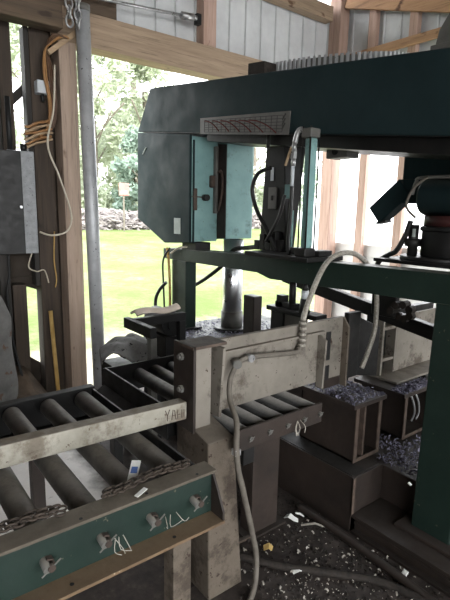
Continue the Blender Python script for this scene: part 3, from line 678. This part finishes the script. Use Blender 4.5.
    B().tube([(2.03, 2.20, 1.42), (2.02, 2.13, 1.50), (2.03, 2.09, 1.58), (2.04, 2.06, 1.70)], .010, 8, 8).make('black_hose', 'black_rubber', S)
    B().tube([(2.10, 2.25, 1.40), (2.15, 2.38, 1.375), (2.2, 2.56, 1.35), (2.21, 2.74, 1.32), (2.22, 2.874, 1.20), (2.22, 3.1, 1.065), (2.22, 3.29, .975), (2.22, 3.45, .90), (2.2, 3.55, .80)], .016, 8, 8).make('black_hose', 'black_rubber', S)
    B().tube([(2.0, 3.34, 1.02), (1.97, 3.40, .95), (1.95, 3.43, .85), (1.93, 3.37, .67)], .014, 8, 8).make('black_hose', 'black_rubber', S)
    # blade guide bracket (black) behind the cylinder
    gb = B().prism([(2.30, 2.0), (2.14, 1.99), (2.10, 1.37), (2.33, 1.37), (2.33, 1.5)], 0, 2.10, 2.16).make('guide_bracket', 'black_steel', S, .004)
    B().box(2.092, 2.099, 2.19, 2.26, 1.62, 1.75).make('slot_plate', 'plate_grey', gb)
    B().box(2.086, 2.092, 2.215, 2.23, 1.67, 1.70).make('slot', 'black_rubber', gb)
    B().box(2.096, 2.0995, 2.225, 2.25, 1.79, 1.87).make('pale_slot', 'white_plastic', gb)
    B().box(2.09, 2.10, 2.04, 2.06, 1.38, 1.93).make('guide_strip', 'teal_light', S)
    B().box(2.055, 2.075, 2.03, 2.08, 1.68, 1.76).make('strip_tab', 'teal_light', S)
    B().bar((2.10, 2.075, 1.37), (2.10, 2.01, 2.0), .02, .07, (1, 0, 0)).make('guide_post', 'black_steel', S)
    for y, h in ((2.10, .07), (2.15, .12), (2.20, .05), (2.25, .10), (2.30, .06)):
        B().box(2.04, 2.098, y-.02, y+.022, 1.363, 1.363+h).make('guide_clamp', 'black_steel', S, .003)
    # small box bracket right of the cylinder
    B().box(2.23, 2.34, 1.78, 1.93, 1.91, 1.985).make('limit_switch', 'grey_steel', S, .005)
    B().cyl((2.22, 1.86, 1.945), (2.23, 1.86, 1.945), .02, n=12).make('switch_lens', 'black_rubber', S)
    # ---- lower blade guide below the beam
    lg = B().box(2.07, 2.17, 1.80, 2.22, .985, 1.015).make('lower_guide', 'black_steel', S, .004)
    B().cyl((2.11, 2.03, 1.015), (2.11, 2.03, 1.21), .022, n=12).make('guide_rod', 'black_steel', lg)
    B().box(2.09, 2.15, 2.0, 2.16, 1.015, 1.05).box(2.09, 2.14, 2.09, 2.15, 1.015, 1.09).make('guide_block', 'black_steel', lg, .003)
    B().box(2.085, 2.16, 2.08, 2.19, .80, .985).make('guide_leg', 'black_steel', lg, .003)
    B().box(2.10, 2.15, 1.93, 2.08, .82, .985).make('blade_insert', 'grey_steel', lg, .003)
    B().cyl((2.09, 1.91, 1.015), (2.09, 1.91, 1.10), .034, .026, 14).cyl((2.09, 1.91, 1.10), (2.09, 1.91, 1.15), .018, n=12).cyl((2.09, 1.91, 1.15), (2.085, 1.905, 1.19), .02, .012, 12).make('coolant_valve', 'black_rubber', lg)
    B().cyl((2.09, 1.91, 1.10), (2.09, 1.91, 1.15), .022, n=14).make('valve_collar', 'white_plastic', lg)
    B().cyl((2.085, 1.905, 1.19), (2.08, 1.895, 1.24), .008, n=8).make('valve_tip', 'zinc', lg)
    # diagonal arm under the beam
    ar = B().bar((2.36, 2.35, 1.165), (2.36, 1.10, .975), .05, .075).make('swing_arm', 'black_steel', S, .004)
    B().box(2.30, 2.336, 1.44, 1.60, 1.04, 1.205).make('arm_bracket', 'black_steel', S, .01)
    b = B()
    for k in range(7):
        a = k*.9; b.cyl((2.26+.008*k, 1.40+.05*math.cos(a), 1.09+.04*math.sin(a)), (2.325, 1.40+.05*math.cos(a), 1.09+.04*math.sin(a)), .022, n=8)
    b.make('arm_knuckle', 'crud', S)
    B().box(2.3, 2.42, 1.10, 1.22, .78, 1.05).make('arm_stop', 'black_steel', S, .005)

    # ---- motor and gearbox behind the beam at the near end
    gx = B().prism([(1.60, hb(1.6)-.004), (1.60, 1.735), (1.50, 1.66), (.6, 1.60), (.6, hb(.6)-.004)], 0, 2.505, 2.60).make('gearbox', 'teal_dark', S, .01)
    cap = B()
    def dome(u, v):
        a = math.pi*(u); y = 1.60-.02-.55*v
        return (2.36-.12*math.sin(a)*1.0, 1.50-.55*v+.055*math.sin(3.14*min(1, v*3)/2)*0, 1.60+.115*(1-math.cos(a)))
    m_ = B().cyl((2.36, 1.37, 1.69), (2.36, .70, 1.68), .092, n=32).make('motor_cover', 'teal_dark', S, .02)
    B().tube([(2.27, 1.385, 1.70), (2.28, 1.375, 1.76), (2.30, 1.34, 1.785), (2.31, 1.0, 1.775)], .009, 8, 6).make('cover_rim', 'grey_steel', m_)
    B().cyl((2.40, 1.21, 1.392), (2.40, 1.21, 1.545), .155, n=32).cyl((2.40, 1.21, 1.52), (2.40, 1.21, 1.545), .165, n=32).make('motor', 'black_steel', S, .008)
    B().cyl((2.40, 1.21, 1.546), (2.40, 1.21, 1.598), .15, n=32).make('motor_band', 'dark_red', S, label='dark red band around the motor')
    B().box(2.19, 2.56, 1.0, 1.53, 1.354, 1.372).cyl((2.40, 1.27, 1.372), (2.40, 1.27, 1.392), .20, n=32).make('motor_flange', 'black_steel', S, .004)
    B().cyl((2.30, 1.375, 1.392), (2.30, 1.375, 1.55), .026, n=12).cyl((2.30, 1.375, 1.44), (2.30, 1.375, 1.48), .042, n=12).make('motor_valve', 'black_rubber', S)
    B().box(2.56, 2.60, .7, 1.40, 1.39, 1.62).make('motor_bracket', 'black_steel', S, .004)
    B().box(2.262, 2.268, 1.345, 1.36, 1.49, 1.53).make('pale_tag', 'sticker', S)
    B().tube([(2.28, 1.315, 1.785), (2.27, 1.372, 1.74), (2.26, 1.40, 1.68), (2.26, 1.40, 1.63), (2.28, 1.36, 1.585)], .007, 8, 6).make('motor_cable', 'grey_hose', S)
    B().tube([(2.28, 1.385, 1.57), (2.28, 1.41, 1.49), (2.28, 1.455, 1.41), (2.28, 1.50, 1.385), (2.29, 1.56, 1.345), (2.30, 1.59, 1.28)], .014, 10, 6).make('motor_conduit', 'black_rubber', S)
    cy_, cz_ = 1.60, 1.675
    c = B().bar((2.47, 1.53, 1.75), (2.47, 1.715, 1.592), .09, .115, (0, .6, .7)).make('chip_chute', 'teal_dark', S, .006)
    B().box(2.43, 2.468, 1.44, 1.545, 1.66, 1.79).make('chute_neck', 'teal_dark', S, .006)
    B().bar((2.45, 1.69, 1.548), (2.45, 1.63, 1.562), .06, .012).make('chute_lip', 'black_steel', c)
    return S
SAW = saw()

# ================================================================== VISE FENCE (front) AND POST
def vise():
    V = thing('vise_fence', 'long dirty beige steel vise wall on a thick front post', 'vise', (1.5, 1.55, 0))
    w = B().box(1.06, 2.075, 1.60, 1.625, .722, 1.052).make('fence_plate', 'beige', V, .002)
    B().box(1.175, 1.90, 1.580, 1.60, .985, 1.0).make('fence_step', 'beige', V, .003)
    B().prism([(1.60, 1.045), (1.50, 1.045), (1.525, .735), (1.60, .725)], 0, 1.17, 1.184).make('fence_rib', 'beige', V, .002)
    r2 = B().prism([(1.60, .99), (1.545, .96), (1.555, .70), (1.60, .70)], 0, 1.865, 1.878).make('fence_rib', 'beige', V, .002)
    B().prism([(1.60, 1.052), (1.56, 1.0), (1.56, .67), (1.60, .67)], 0, 2.062, 2.076).make('end_rib', 'post_paint', V, .002)
    for z0, z1 in ((.72, .80), (.83, .985)):
        B().box(1.93, 1.965, 1.596, 1.599, z0, z1).make('blade_slot', 'black_rubber', V)
    # top of the post: bolted end plate and channel
    p = B().box(1.045, 1.128, 1.525, 1.60, .70, 1.062).make('post_channel', 'beige', V, .004)
    B().box(1.032, 1.045, 1.515, 1.665, .70, 1.066).make('bolted_plate', 'brown_steel', p, .002)
    B().box(1.03, 1.20, 1.515, 1.64, 1.053, 1.066).make('cap_plate', 'rust_edge', p, .002)
    b = B()
    for (y, z) in ((1.60, 1.01), (1.60, .87)):
        b = B().cyl((1.032, y, z), (1.02, y, z), .017, n=6).cyl((1.02, y, z), (1.012, y, z), .010, n=8); b.make('bolt', 'grey_steel', p)
    lp = B()
    a = [(1.04, 1.42), (1.172, 1.42), (1.172, 1.65), (1.04, 1.65)]; c = [(1.035, 1.395), (1.215, 1.395), (1.215, 1.66), (1.035, 1.66)]
    v0 = [lp.bm.verts.new((x, y, 0)) for x, y in c]; v1 = [lp.bm.verts.new((x, y, .69 if y < 1.5 else .745)) for x, y in a]
    lp.bm.faces.new(v0); lp.bm.faces.new(v1)
    for i in range(4): lp.bm.faces.new((v0[i], v0[(i+1) % 4], v1[(i+1) % 4], v1[i]))
    lp.make('front_post', 'post_paint', V, .006)
    B().prism([(.98, 1.50), (1.24, 1.50), (1.24, 1.68), (.98, 1.68)], 2, 0, .001).make('post_foot', 'crud', V)
    B().box(1.93, 2.07, 1.605, 1.66, .666, .722).make('fence_foot', 'brown_steel', V, .003)
    # hoses clamped on the face of the fence
    h = B().tube([(1.715, 1.575, .93), (1.67, 1.572, .925), (1.537, 1.57, .938), (1.40, 1.567, .952), (1.31, 1.565, .945), (1.25, 1.55, .88), (1.21, 1.50, .81), (1.165, 1.40, .765), (1.11, 1.33, .70), (1.122, 1.33, .60), (1.15, 1.33, .50), (1.215, 1.34, .28), (1.245, 1.34, .15), (1.225, 1.32, .04), (1.16, 1.28, .015)], .012, 10, 10).make('drain_hose', 'grey_hose', V)
    B().cyl((1.37, 1.583, .953), (1.37, 1.548, .953), .018, n=12).make('hose_clamp', 'zinc', h)
    B().cyl((1.30, 1.58, .945), (1.285, 1.545, .94), .02, n=12).make('hose_clamp', 'grey_steel', h)
    B().box(1.098, 1.124, 1.318, 1.345, .665, .69).make('hose_clamp', 'zinc', h)
    e = B().cyl((1.715, 1.598, .93), (1.715, 1.565, .93), .022, n=12).cyl((1.715, 1.575, .93), (1.72, 1.575, 1.08), .015, n=12).make('elbow_fitting', 'grey_hose', V)
    b = B()
    for k in range(5): b.cyl((1.716+.001*k, 1.575, .95+.028*k), (1.716+.001*k, 1.575, .962+.028*k), .02, n=12)
    b.make('fitting_rings', 'braid', e)
    B().tube([(1.72, 1.575, 1.08), (1.735, 1.578, 1.12), (1.785, 1.59, 1.20), (1.875, 1.61, 1.31), (1.97, 1.63, 1.37), (2.07, 1.62, 1.395), (2.16, 1.60, 1.375), (2.235, 1.56, 1.29), (2.255, 1.535, 1.16), (2.255, 1.53, .98), (2.235, 1.55, .84), (2.21, 1.565, .745)], .0135, 12, 10).make('braided_hose', 'braid', V)
    return V
vise()

def outfeed():
    # box bracket one
    def box_bracket(x0, x1, y0, y1, z0, z1, label, rib, seed):
        t = thing('box_bracket', label, 'bracket', (x0, y0, z0), 'box brackets under the vise')
        w = .012
        B().box(x0, x0+w, y0, y1, z0, z1).box(x1-w, x1, y0, y1, z0, z1).box(x0, x1, y1-w, y1, z0, z1).box(x0, x1, y0, y1, z0, z0+w).make('box_shell', 'brown_steel', t, .002)
        B().box(x0-.055, x1+.01, y0-.03, y1+.02, z1+.001, z1+.024).make('top_plate', 'brown_steel', t, .002)
        B().box(x0-.004, x0+.022, y0-.008, y0-.0005, z0, z1).box(x1-.022, x1+.004, y0-.008, y0-.0005, z0, z1).box(x0+.022, x1-.022, y0-.008, y0-.0005, z0, z0+.02).make('rim', 'rust_edge', t)
        if rib: B().box(x0+.075, x0+.09, y0, y0+.10, z0+w, z1).make('web', 'rust_edge', t)
        rnd = random.Random(seed); b = B()
        for k in range(700):
            x, y = rnd.uniform(x0-.05, x1), rnd.uniform(y0-.025, y1 if rib else 1.485); s = .008
            u = Vector((rnd.gauss(0, 1), rnd.gauss(0, 1), rnd.gauss(0, .5))).normalized()*s; v = u.orthogonal().normalized()*s*.4
            b.quad((x, y, z1+.027+abs(rnd.gauss(0, .005))), u, v)
        o = b.make('chip_litter', 'chips', t, recalc=False); o['kind'] = 'stuff'
        return t
    t = box_bracket(1.985, 2.20, 1.42, 1.80, .304, .62, 'nearer dark box bracket under the right end of the beige vise wall', True, 1)
    t = box_bracket(2.44, 2.72, 1.42, 1.72, .304, .575, 'farther dark box bracket with two bent rods inside', False, 2)
    for k in range(2):
        x = 2.585+.05*k
        B().tube([(x-.03, 1.45, .54), (x-.01, 1.44, .49), (x+.01, 1.44, .42), (x, 1.45, .37)], .006, 8, 4).make('bent_rod', 'zinc', t)
    # outfeed vise block
    t = thing('vise_block', 'dark upright steel jaw block with the hose ending against it', 'vise', (2.3, 1.66, .62))
    B().box(2.165, 2.275, 1.64, 1.675, .666, 1.052).make('front_bar', 'black_steel', t, .004)
    B().prism([(2.276, .666), (2.48, .62), (2.48, .93), (2.276, 1.015)], 1, 1.645, 1.685).make('rear_bar', 'black_steel', t, .004)
    t = thing('outfeed_fence', 'pale beige fence plate with ladder ribs behind the swing arm', 'vise', (2.7, 1.7, .6))
    B().box(2.66, 3.15, 1.64, 1.655, .617, .98).make('fence_plate', 'beige', t, .003)
    B().box(2.505, 2.523, 1.64, 1.71, .617, 1.02).make('stile', 'beige', t, .002)
    B().box(2.645, 2.66, 1.64, 1.71, .617, 1.0).make('stile', 'beige', t, .002)
    for z in (.70, .90): B().box(2.523, 2.645, 1.645, 1.69, z, z+.02).make('rung', 'beige', t, .002)
    B().box(2.50, 3.2, 1.711, 1.76, .617, 1.0).make('back_plate', 'black_steel', t, .002)
    B().box(2.49, 3.25, 1.51, 1.86, .601, .616).make('shelf_plate', 'beige', t, .003)
    B().box(2.80, 3.1, 1.5, 1.85, .302, .60).make('shelf_support', 'black_steel', t, .003)
outfeed()

# ================================================================== ROLLER TABLE IN THE SAW
def roller_table():
    T = thing('roller_table', 'short roller table passing under the beige vise wall', 'roller table', (1.35, 1.9, 0))
    n = 5
    proto = None
    for k in range(n):
        x = 1.22+.106*k
        if proto is None:
            proto = B().cyl((x, 1.405, .68), (x, 2.34, .68), .038, n=24).make('roller', 'roller_dark', T)
            B().cyl((x, 1.38, .68), (x, 1.405, .68), .011, n=10).make('axle', 'zinc', proto)
        else: dup(proto, (.106*k, 0, 0))
    B().box(1.14, 1.66, 1.375, 1.388, .64, .733).make('near_rail', 'brown_steel', T, .002)
    B().box(1.02, 1.66, 2.36, 2.374, .62, .745).make('far_rail', 'black_steel', T, .002)
    B().box(1.02, 1.032, 1.70, 2.36, .60, .752).make('end_plate', 'black_steel', T, .002)
    proto = None
    for k in range(5):
        x = 1.22+.106*k
        if proto is None: proto = B().hexa((x, 1.375, .685), (x, 1.364, .685), .011).cyl((x-.014, 1.362, .676), (x+.012, 1.362, .694), .002, n=6).make('axle_nut', 'grey_steel', T)
        else: dup(proto, (.106*k, 0, 0))
    b = B(); rnd = random.Random(4)
    for k in range(5):
        x = 1.50+rnd.uniform(-.012, .012)
        b.tube([(x, 1.37, .69), (x+rnd.uniform(-.03, .03), 1.355, .66), (x+rnd.uniform(-.03, .03), 1.355, .63)], .0018, 5, 3)
    b.make('hanging_swarf', 'shavings', T)
    lg = B().box(1.44, 1.615, 1.595, 1.607, .012, .69).box(1.44, 1.452, 1.607, 1.68, .012, .69).make('leg', 'brown_steel', T, .002)
    B().box(1.40, 1.66, 1.57, 1.72, 0, .012).make('foot', 'brown_steel', lg, .002)
    B().box(1.20, 1.26, 1.39, 1.44, .56, .635).make('stop_lug', 'black_steel', T, .003)
    B().box(1.04, 1.09, 2.29, 2.355, 0, .62).make('leg', 'black_steel', T, .003)
    B().prism([(.92, .50), (1.018, .50), (1.018, .66), (.92, .60)], 1, 1.95, 2.36).make('side_apron', 'black_steel', T, .003)
    # coolant tank with cover sheet standing behind
    K = thing('coolant_tank', 'dark tank under a mottled cover sheet by the doorway', 'tank', (1.4, 2.9, 0))
    B().box(1.255, 1.62, 2.75, 2.95, .42, .60).make('tank_body', 'black_steel', K, .005)
    for (x, y) in ((1.34, 2.76), (1.575, 2.76), (1.34, 2.91), (1.575, 2.91)): B().box(x, x+.035, y, y+.035, 0, .42).make('leg', 'black_steel', K)
    def sheet(u, v):
        x = (1.15+.34*u)*(1-v)+(1.27+.34*u)*v; y = 2.70+.30*v+.02*math.sin(u*11)
        z = .635+.085*min(1, max(0, (u+.05)*2.6))*(1-.35*max(0, u-.75)/.25)+.012*abs(math.sin(u*8+v*5))
        if v < .4: z -= (.4-v)*.34*max(0, min(1, (u-.25)*2))
        return (x, y, z)
    B().grid(sheet, 24, 18).make('cover_sheet', 'rag', K, solid=.006); [setattr(p, 'use_smooth', False) for p in K.children[-1].data.polygons]
    A = thing('steel_stand', 'dark angle iron stand with pale cloth on top by the rear column', 'stand', (1.5, 2.6, 0))
    B().box(1.322, 1.362, 2.385, 2.735, .86, .925).make('top_bar', 'black_steel', A, .004)
    B().box(1.363, 1.75, 2.665, 2.71, .865, .92).make('cross_bar', 'black_steel', A, .004)
    B().box(1.322, 1.365, 2.385, 2.43, 0, .86).make('upright', 'grey_steel', A, .004)
    B().box(1.70, 1.75, 2.665, 2.71, 0, .865).make('upright', 'black_steel', A, .004)
    tag(B().grid(lambda u, v: (1.37+.34*u, 2.64+.09*v+.03*u, 0.945+.022*math.sin(v*math.pi)+.010*math.sin(7*u)), 16, 8).make('cloth', 'gloves', loc=(1.6, 2.7, .94), solid=.012), 'pale folded cloth lying on the dark angle iron stand', 'cloth')
    W = thing('pump', 'black round pump partly hidden behind the rear column', 'pump', (1.70, 2.86, 0))
    B().box(1.64, 1.75, 2.75, 2.98, 0, .74).make('pedestal', 'black_steel', W, .004)
    B().cyl((1.695, 2.74, .83), (1.695, 3.0, .83), .088, n=28).make('pump_body', 'black_steel', W, .008)
    B().cyl((1.695, 2.715, .83), (1.695, 2.74, .83), .05, n=20).make('end_cap', 'black_rubber', W)
roller_table()

# ================================================================== INFEED CONVEYOR
def conveyor():
    C_ = thing('roller_conveyor', 'dark green channel conveyor with large dusty rollers in the foreground', 'conveyor', (.3, 1.6, 0))
    def channel(y, z0, z1, x0, x1, d, out):
        b = B()
        ya, yb = (y, y+.008) if out > 0 else (y-.008, y)
        b.box(x0, x1, ya, yb, z0, z1)
        lo, hi = (y-d, y+.008) if out > 0 else (y-.008, y+d)
        b.box(x0, x1, lo, hi, z1-.009, z1+.001).box(x0, x1, lo, hi, z0-.001, z0+.009)
        return b
    ch = B().box(-.75, .875, 1.165, 1.175, .613, .765).make('near_channel', 'green_dark', C_)
    B().box(-.75, .868, 1.135, 1.205, .766, .776).make('top_flange', 'flange', ch, .002)
    B().box(-.75, .875, 1.095, 1.175, .602, .612).make('bottom_flange', 'flange_rust', ch, .002)
    for x in (.2, .42, .62, .8): B().cyl((x, 1.15, .776), (x, 1.15, .7768), .005, n=10).make('bolt_hole', 'black_rubber', ch)
    for x in (.1, .38, .7): B().cyl((x, 1.125, .612), (x, 1.125, .6128), .006, n=10).make('bolt_hole', 'black_rubber', ch)
    B().prism([(1.165, .60), (1.10, .60), (1.10, .64), (1.13, .70), (1.165, .76)], 0, .868, .876).make('end_gusset', 'brown_steel', ch)
    B().box(-.75, .86, 2.135, 2.147, .60, .762).box(-.75, .86, 2.10, 2.147, .752, .763).box(-.75, .86, 2.10, 2.147, .60, .61).make('far_channel', 'black_steel', C_, .002)
    B().box(.842, .852, 1.22, 2.10, .66, .755).make('end_bar', 'black_steel', C_, .002)
    proto = None
    for k in range(9):
        x = .793-.157*k
        if proto is None:
            proto = B().cyl((x, 1.225, .715), (x, 2.095, .715), .038, n=36).make('roller', 'roller', C_, .003)
            B().cyl((x, 1.13, .68), (x, 1.2, .69), .012, n=10).make('axle', 'grey_steel', proto)
        else: dup(proto, (-.157*k, 0, 0))
    proto = None
    for k in range(6):
        x = .802-.157*k
        if proto is None:
            proto = B().hexa((x, 1.165, .682), (x, 1.148, .682), .016).cyl((x, 1.148, .682), (x, 1.125, .682), .010, n=10).make('axle_nut', 'rust_edge', C_)
            B().cyl((x-.025, 1.132, .664), (x+.026, 1.132, .698), .0024, n=6).make('cotter_pin', 'grey_steel', proto)
        else: dup(proto, (-.157*k, 0, 0))
    b = B(); rnd = random.Random(21)
    for k in range(7):
        x = .51+rnd.uniform(-.01, .03) if k < 4 else .66+rnd.uniform(0, .05)
        b.tube([(x, 1.13, .69), (x+rnd.uniform(-.01, .03), 1.115, .66), (x+rnd.uniform(-.01, .04), 1.11, .645 if k < 4 else .67)], .0012, 5, 3)
    b.make('caught_shavings', 'shavings', C_)
    lg = B().box(.73, .80, 1.18, 1.19, 0, .602).box(.73, .74, 1.19, 1.24, 0, .602).make('leg', 'post_paint', C_, .002)
    B().box(.545, .60, 2.08, 2.09, 0, .60).box(.545, .555, 2.09, 2.13, 0, .60).make('leg', 'brown_steel', C_, .002)
    B().box(-.55, -.48, 1.18, 1.24, 0, .602).make('leg', 'beige', C_, .002)
    B().box(-.55, -.49, 2.08, 2.13, 0, .60).make('leg', 'brown_steel', C_, .002)
    # two lengths of chain along the rollers
    for x0, x1, lab in ((-.3, .385, 'rusty chain heaped on the conveyor edge at the left side of the photo'), (.515, .80, 'rusty chain lying on the conveyor edge beside the paper tag')):
        b = B(); x = x0; i = 0
        while x < x1:
            z = .789+.004*math.sin(x*30)+(.010 if .28 < x < .37 else 0); y = 1.203+.008*math.sin(x*11)
            for dy in (-.008, .010):
                b.link((x+dy*.6, y+dy, z+abs(dy)*.3), (1, .15*math.cos(x*11), 0), (0, 1, .4) if i % 2 else (0, -.4, 1), .026, .015, .0036)
            x += .0175; i += 1
        tag(b.make('rusty_chain', 'chain', loc=((x0+x1)/2, 1.2, .78)), lab, 'chain')
    # fence rail
    R = thing('fence_rail', 'long cream steel rail crossing over the rollers to the front post', 'rail', (.2, 1.58, .8))
    B().prism([(-.75, .79), (1.028, .752), (1.028, .828), (-.75, .874)], 1, 1.556, 1.612).make('rail_bar', 'beige_rail', R, .004)
    # worn dark lettering strokes at the end of the rail
    b = B(); y = 1.5545
    def st(x0, z0, x1, z1): b.bar((x0, y, z0), (x1, y, z1), .003, .0012, (0, 1, 0))
    X0 = .925
    st(X0, .815, X0+.010, .79); st(X0+.020, .815, X0+.010, .79); st(X0+.010, .79, X0+.010, .768)
    st(X0+.030, .767, X0+.036, .81); st(X0+.050, .766, X0+.042, .808); st(X0+.034, .785, X0+.048, .785)
    st(X0+.058, .805, X0+.058, .766); st(X0+.058, .785, X0+.07, .783)
    st(X0+.078, .802, X0+.078, .765); st(X0+.088, .80, X0+.088, .768)
    b.make('worn_lettering', 'rust_edge', R)
    tag(B().bar((.615, 1.235, .778), (.665, 1.30, .80), .03, .001).make('paper_tag', 'paper', loc=(.64, 1.26, .79)), 'white paper tag with blue print lying by the rollers', 'paper tag')
    tg = bpy.data.objects['paper_tag']
    B().bar((.632, 1.257, .7866), (.648, 1.278, .7935), .02, .0008).make('blue_print', 'blue_print', tg)
    tag(B().bar((.585, 1.15, .779), (.625, 1.165, .784), .014, .002).make('paper_scrap', 'paper', loc=(.6, 1.15, .78)), 'tiny white scrap on the top flange of the green channel', 'scrap')
conveyor()

# ================================================================== FLOOR LITTER
def litter():
    def scrap(pts, mat, label, loc, name='paper_scrap', cat='scrap', w=.012):
        b = B(); L = [];
        for i, p in enumerate(pts):
            p = Vector(p); d = (Vector(pts[min(i+1, len(pts)-1)])-Vector(pts[max(i-1, 0)])).normalized()
            s = Vector((-d.y, d.x, .2)).normalized()*w*(1-.5*abs(i/(len(pts)-1)-.4))
            L.append((b.bm.verts.new(p-s), b.bm.verts.new(p+s)))
        for i in range(len(L)-1): b.bm.faces.new((L[i][0], L[i+1][0], L[i+1][1], L[i][1]))
        return tag(b.make(name, mat, loc=loc, solid=.003), label, cat)
    scrap([(1.685, 1.60, .012), (1.69, 1.575, .03), (1.70, 1.55, .02), (1.715, 1.535, .012)], 'paper', 'torn white scrap on the dark floor right of the brown leg', (1.67, 1.57, 0), w=.016)
    scrap([(1.735, 1.575, .025), (1.755, 1.565, .02), (1.77, 1.545, .008)], 'paper', 'thin white sliver beside the torn scrap on the floor', (1.73, 1.57, 0), w=.006)
    scrap([(1.43, 1.49, .01), (1.45, 1.475, .022), (1.46, 1.46, .012)], 'tan_leaf', 'small tan leaf on the floor below the brown leg', (1.45, 1.47, 0), 'dry_leaf', 'leaf', .018)
    scrap([(1.43, 1.30, .01), (1.46, 1.29, .02), (1.49, 1.275, .01)], 'paper', 'white flake on the floor nearest the bottom centre edge', (1.46, 1.29, 0), w=.018)
    scrap([(1.70, 1.50, .012), (1.76, 1.46, .02), (1.80, 1.40, .012)], 'shavings', 'long curled pale shaving on the dark floor', (1.75, 1.46, 0), 'curled_shaving', 'shaving', .006)
    b = B()
    def curl(u, v):
        a = 2.4*u-1.2; return (1.795+.02*math.sin(a)*.6, .965+.025*v-.008*u, .006+.045*u)
    b.grid(curl, 10, 4)
    tag(b.make('paper_curl', 'paper', loc=(1.8, .98, 0), solid=.003), 'upright curl of white paper by the floor pipe', 'scrap')
    b = B(); b.grid(lambda u, v: (2.005+.0*u, 1.10+.025*u, .42+.03*v), 2, 2)
    tag(B().bar((2.012, 1.112, .333), (2.012, 1.097, .325), .013, .006).make('white_scrap', 'paper', loc=(2.02, 1.1, .32)), 'small white scrap stuck beside the green column', 'scrap')
    tag(B().tube([(1.80, 1.62, .022), (1.80, 1.3, .022), (1.775, .95, .022), (1.745, .6, .022)], .02, 12, 6).make('floor_pipe', 'brown_steel', loc=(1.78, 1.1, 0)), 'dark pipe lying on the floor along the saw base', 'pipe')
    tag(B().tube([(1.28, 1.55, .012), (1.40, 1.37, .010), (1.55, 1.20, .012), (1.70, 1.02, .010), (1.76, .82, .012)], .018, 10, 8).make('floor_hose', 'crud', loc=(1.5, 1.2, 0)), 'dirt covered hose crossing the floor in front of the brown leg', 'hose')
    tag(B().bar((1.27, 1.60, .012), (1.43, 1.59, .012), .02, .01).make('floor_strip', 'rust_edge', loc=(1.35, 1.6, 0)), 'thin rusty strip on the floor left of the brown leg', 'strip')
    rnd = random.Random(31); b = B(); b2 = B()
    for k in range(900):
        x, y = rnd.uniform(1.2, 1.86), rnd.uniform(.55, 1.65)
        if (x < 1.24 and y > 1.36) or (x > 1.37 and y > 1.55): continue
        if rnd.random() < .45 and not (y < 1.25): continue
        s = rnd.choice((.002, .002, .003, .003, .004, .005, .009))
        u = Vector((rnd.gauss(0, 1), rnd.gauss(0, 1), rnd.gauss(0, .35))).normalized()*s; v = u.orthogonal().normalized()*s*.45
        c = Vector((x, y, .006+s*.4)); m = c+Vector((0, 0, s*.5))
        p = [b.bm.verts.new(q) for q in (c-u-v, m-v, m+v, c-u+v)]; q2 = [b.bm.verts.new(q) for q in (c+u-v, c+u+v)]
        b.bm.faces.new(p); b.bm.faces.new((p[1], q2[0], q2[1], p[2]))
    tag(b.make('floor_shavings', 'shavings', loc=(1.5, 1.1, 0), recalc=False), 'scattered pale shavings over the dark floor in front of the saw', 'shavings', kind='stuff')
    for k in range(2600):
        x, y = rnd.uniform(1.15, 1.85), rnd.uniform(.5, 2.15); s = rnd.uniform(.004, .012)
        if (x < 1.27 and 1.36 < y < 1.7) or (1.37 < x < 1.68 and 1.55 < y < 1.75) or (x > 1.74 and y > 2.1): continue
        u = Vector((rnd.gauss(0, 1), rnd.gauss(0, 1), 0)).normalized()*s; v = Vector((-u.y, u.x, 0))*.7
        b2.bm.faces.new([b2.bm.verts.new(q) for q in (Vector((x, y, .002))-u, Vector((x, y, .002))-v, Vector((x, y, .002+s*.9)))])
        b2.bm.faces.new([b2.bm.verts.new(q) for q in (Vector((x, y, .002))-v, Vector((x, y, .002))+u, Vector((x, y, .002+s*.9)))])
    tag(b2.make('floor_grit', 'crud', loc=(1.5, 1.2, 0), recalc=False), 'dark gritty crumbs covering the floor around the saw', 'grit', kind='stuff')
litter()

# ================================================================== LIGHT
w = bpy.data.worlds.new('sky'); SC.world = w; w.use_nodes = True
nt = w.node_tree; bg = nt.nodes['Background']
tc = N(nt, 'ShaderNodeTexCoord'); sp = N(nt, 'ShaderNodeSeparateXYZ'); nt.links.new(tc.outputs['Generated'], sp.inputs[0])
r = ramp(nt, sp.outputs['Z'], [(0.0, (1, 1, 1, 1)), (.25, (.96, .98, 1, 1)), (1, (.86, .92, 1, 1))])
nt.links.new(r.outputs['Color'], bg.inputs['Color']); bg.inputs['Strength'].default_value = 1.0
vs = SC.view_settings
vs.view_transform = 'Standard'; vs.look = 'None'; vs.gamma = 1; vs.use_curve_mapping = False
vs.exposure = 3.1

# things that repeat share a group phrase
for stem_, phrase in (('leafy_tree', 'trees beyond the lawn'), ('wall_stud', 'studs of the right wall'), ('wooden_board', 'upright boards of the left wall'),
                      ('wooden_post', 'dark posts of the left wall'), ('timber_block', 'short timbers above the door beam'), ('rusty_chain', 'chains on the conveyor edge'),
                      ('paper_scrap', 'white scraps lying about')):
    for o in bpy.data.objects:
        if o.parent is None and o.name.split('.')[0] == stem_: o['group'] = phrase
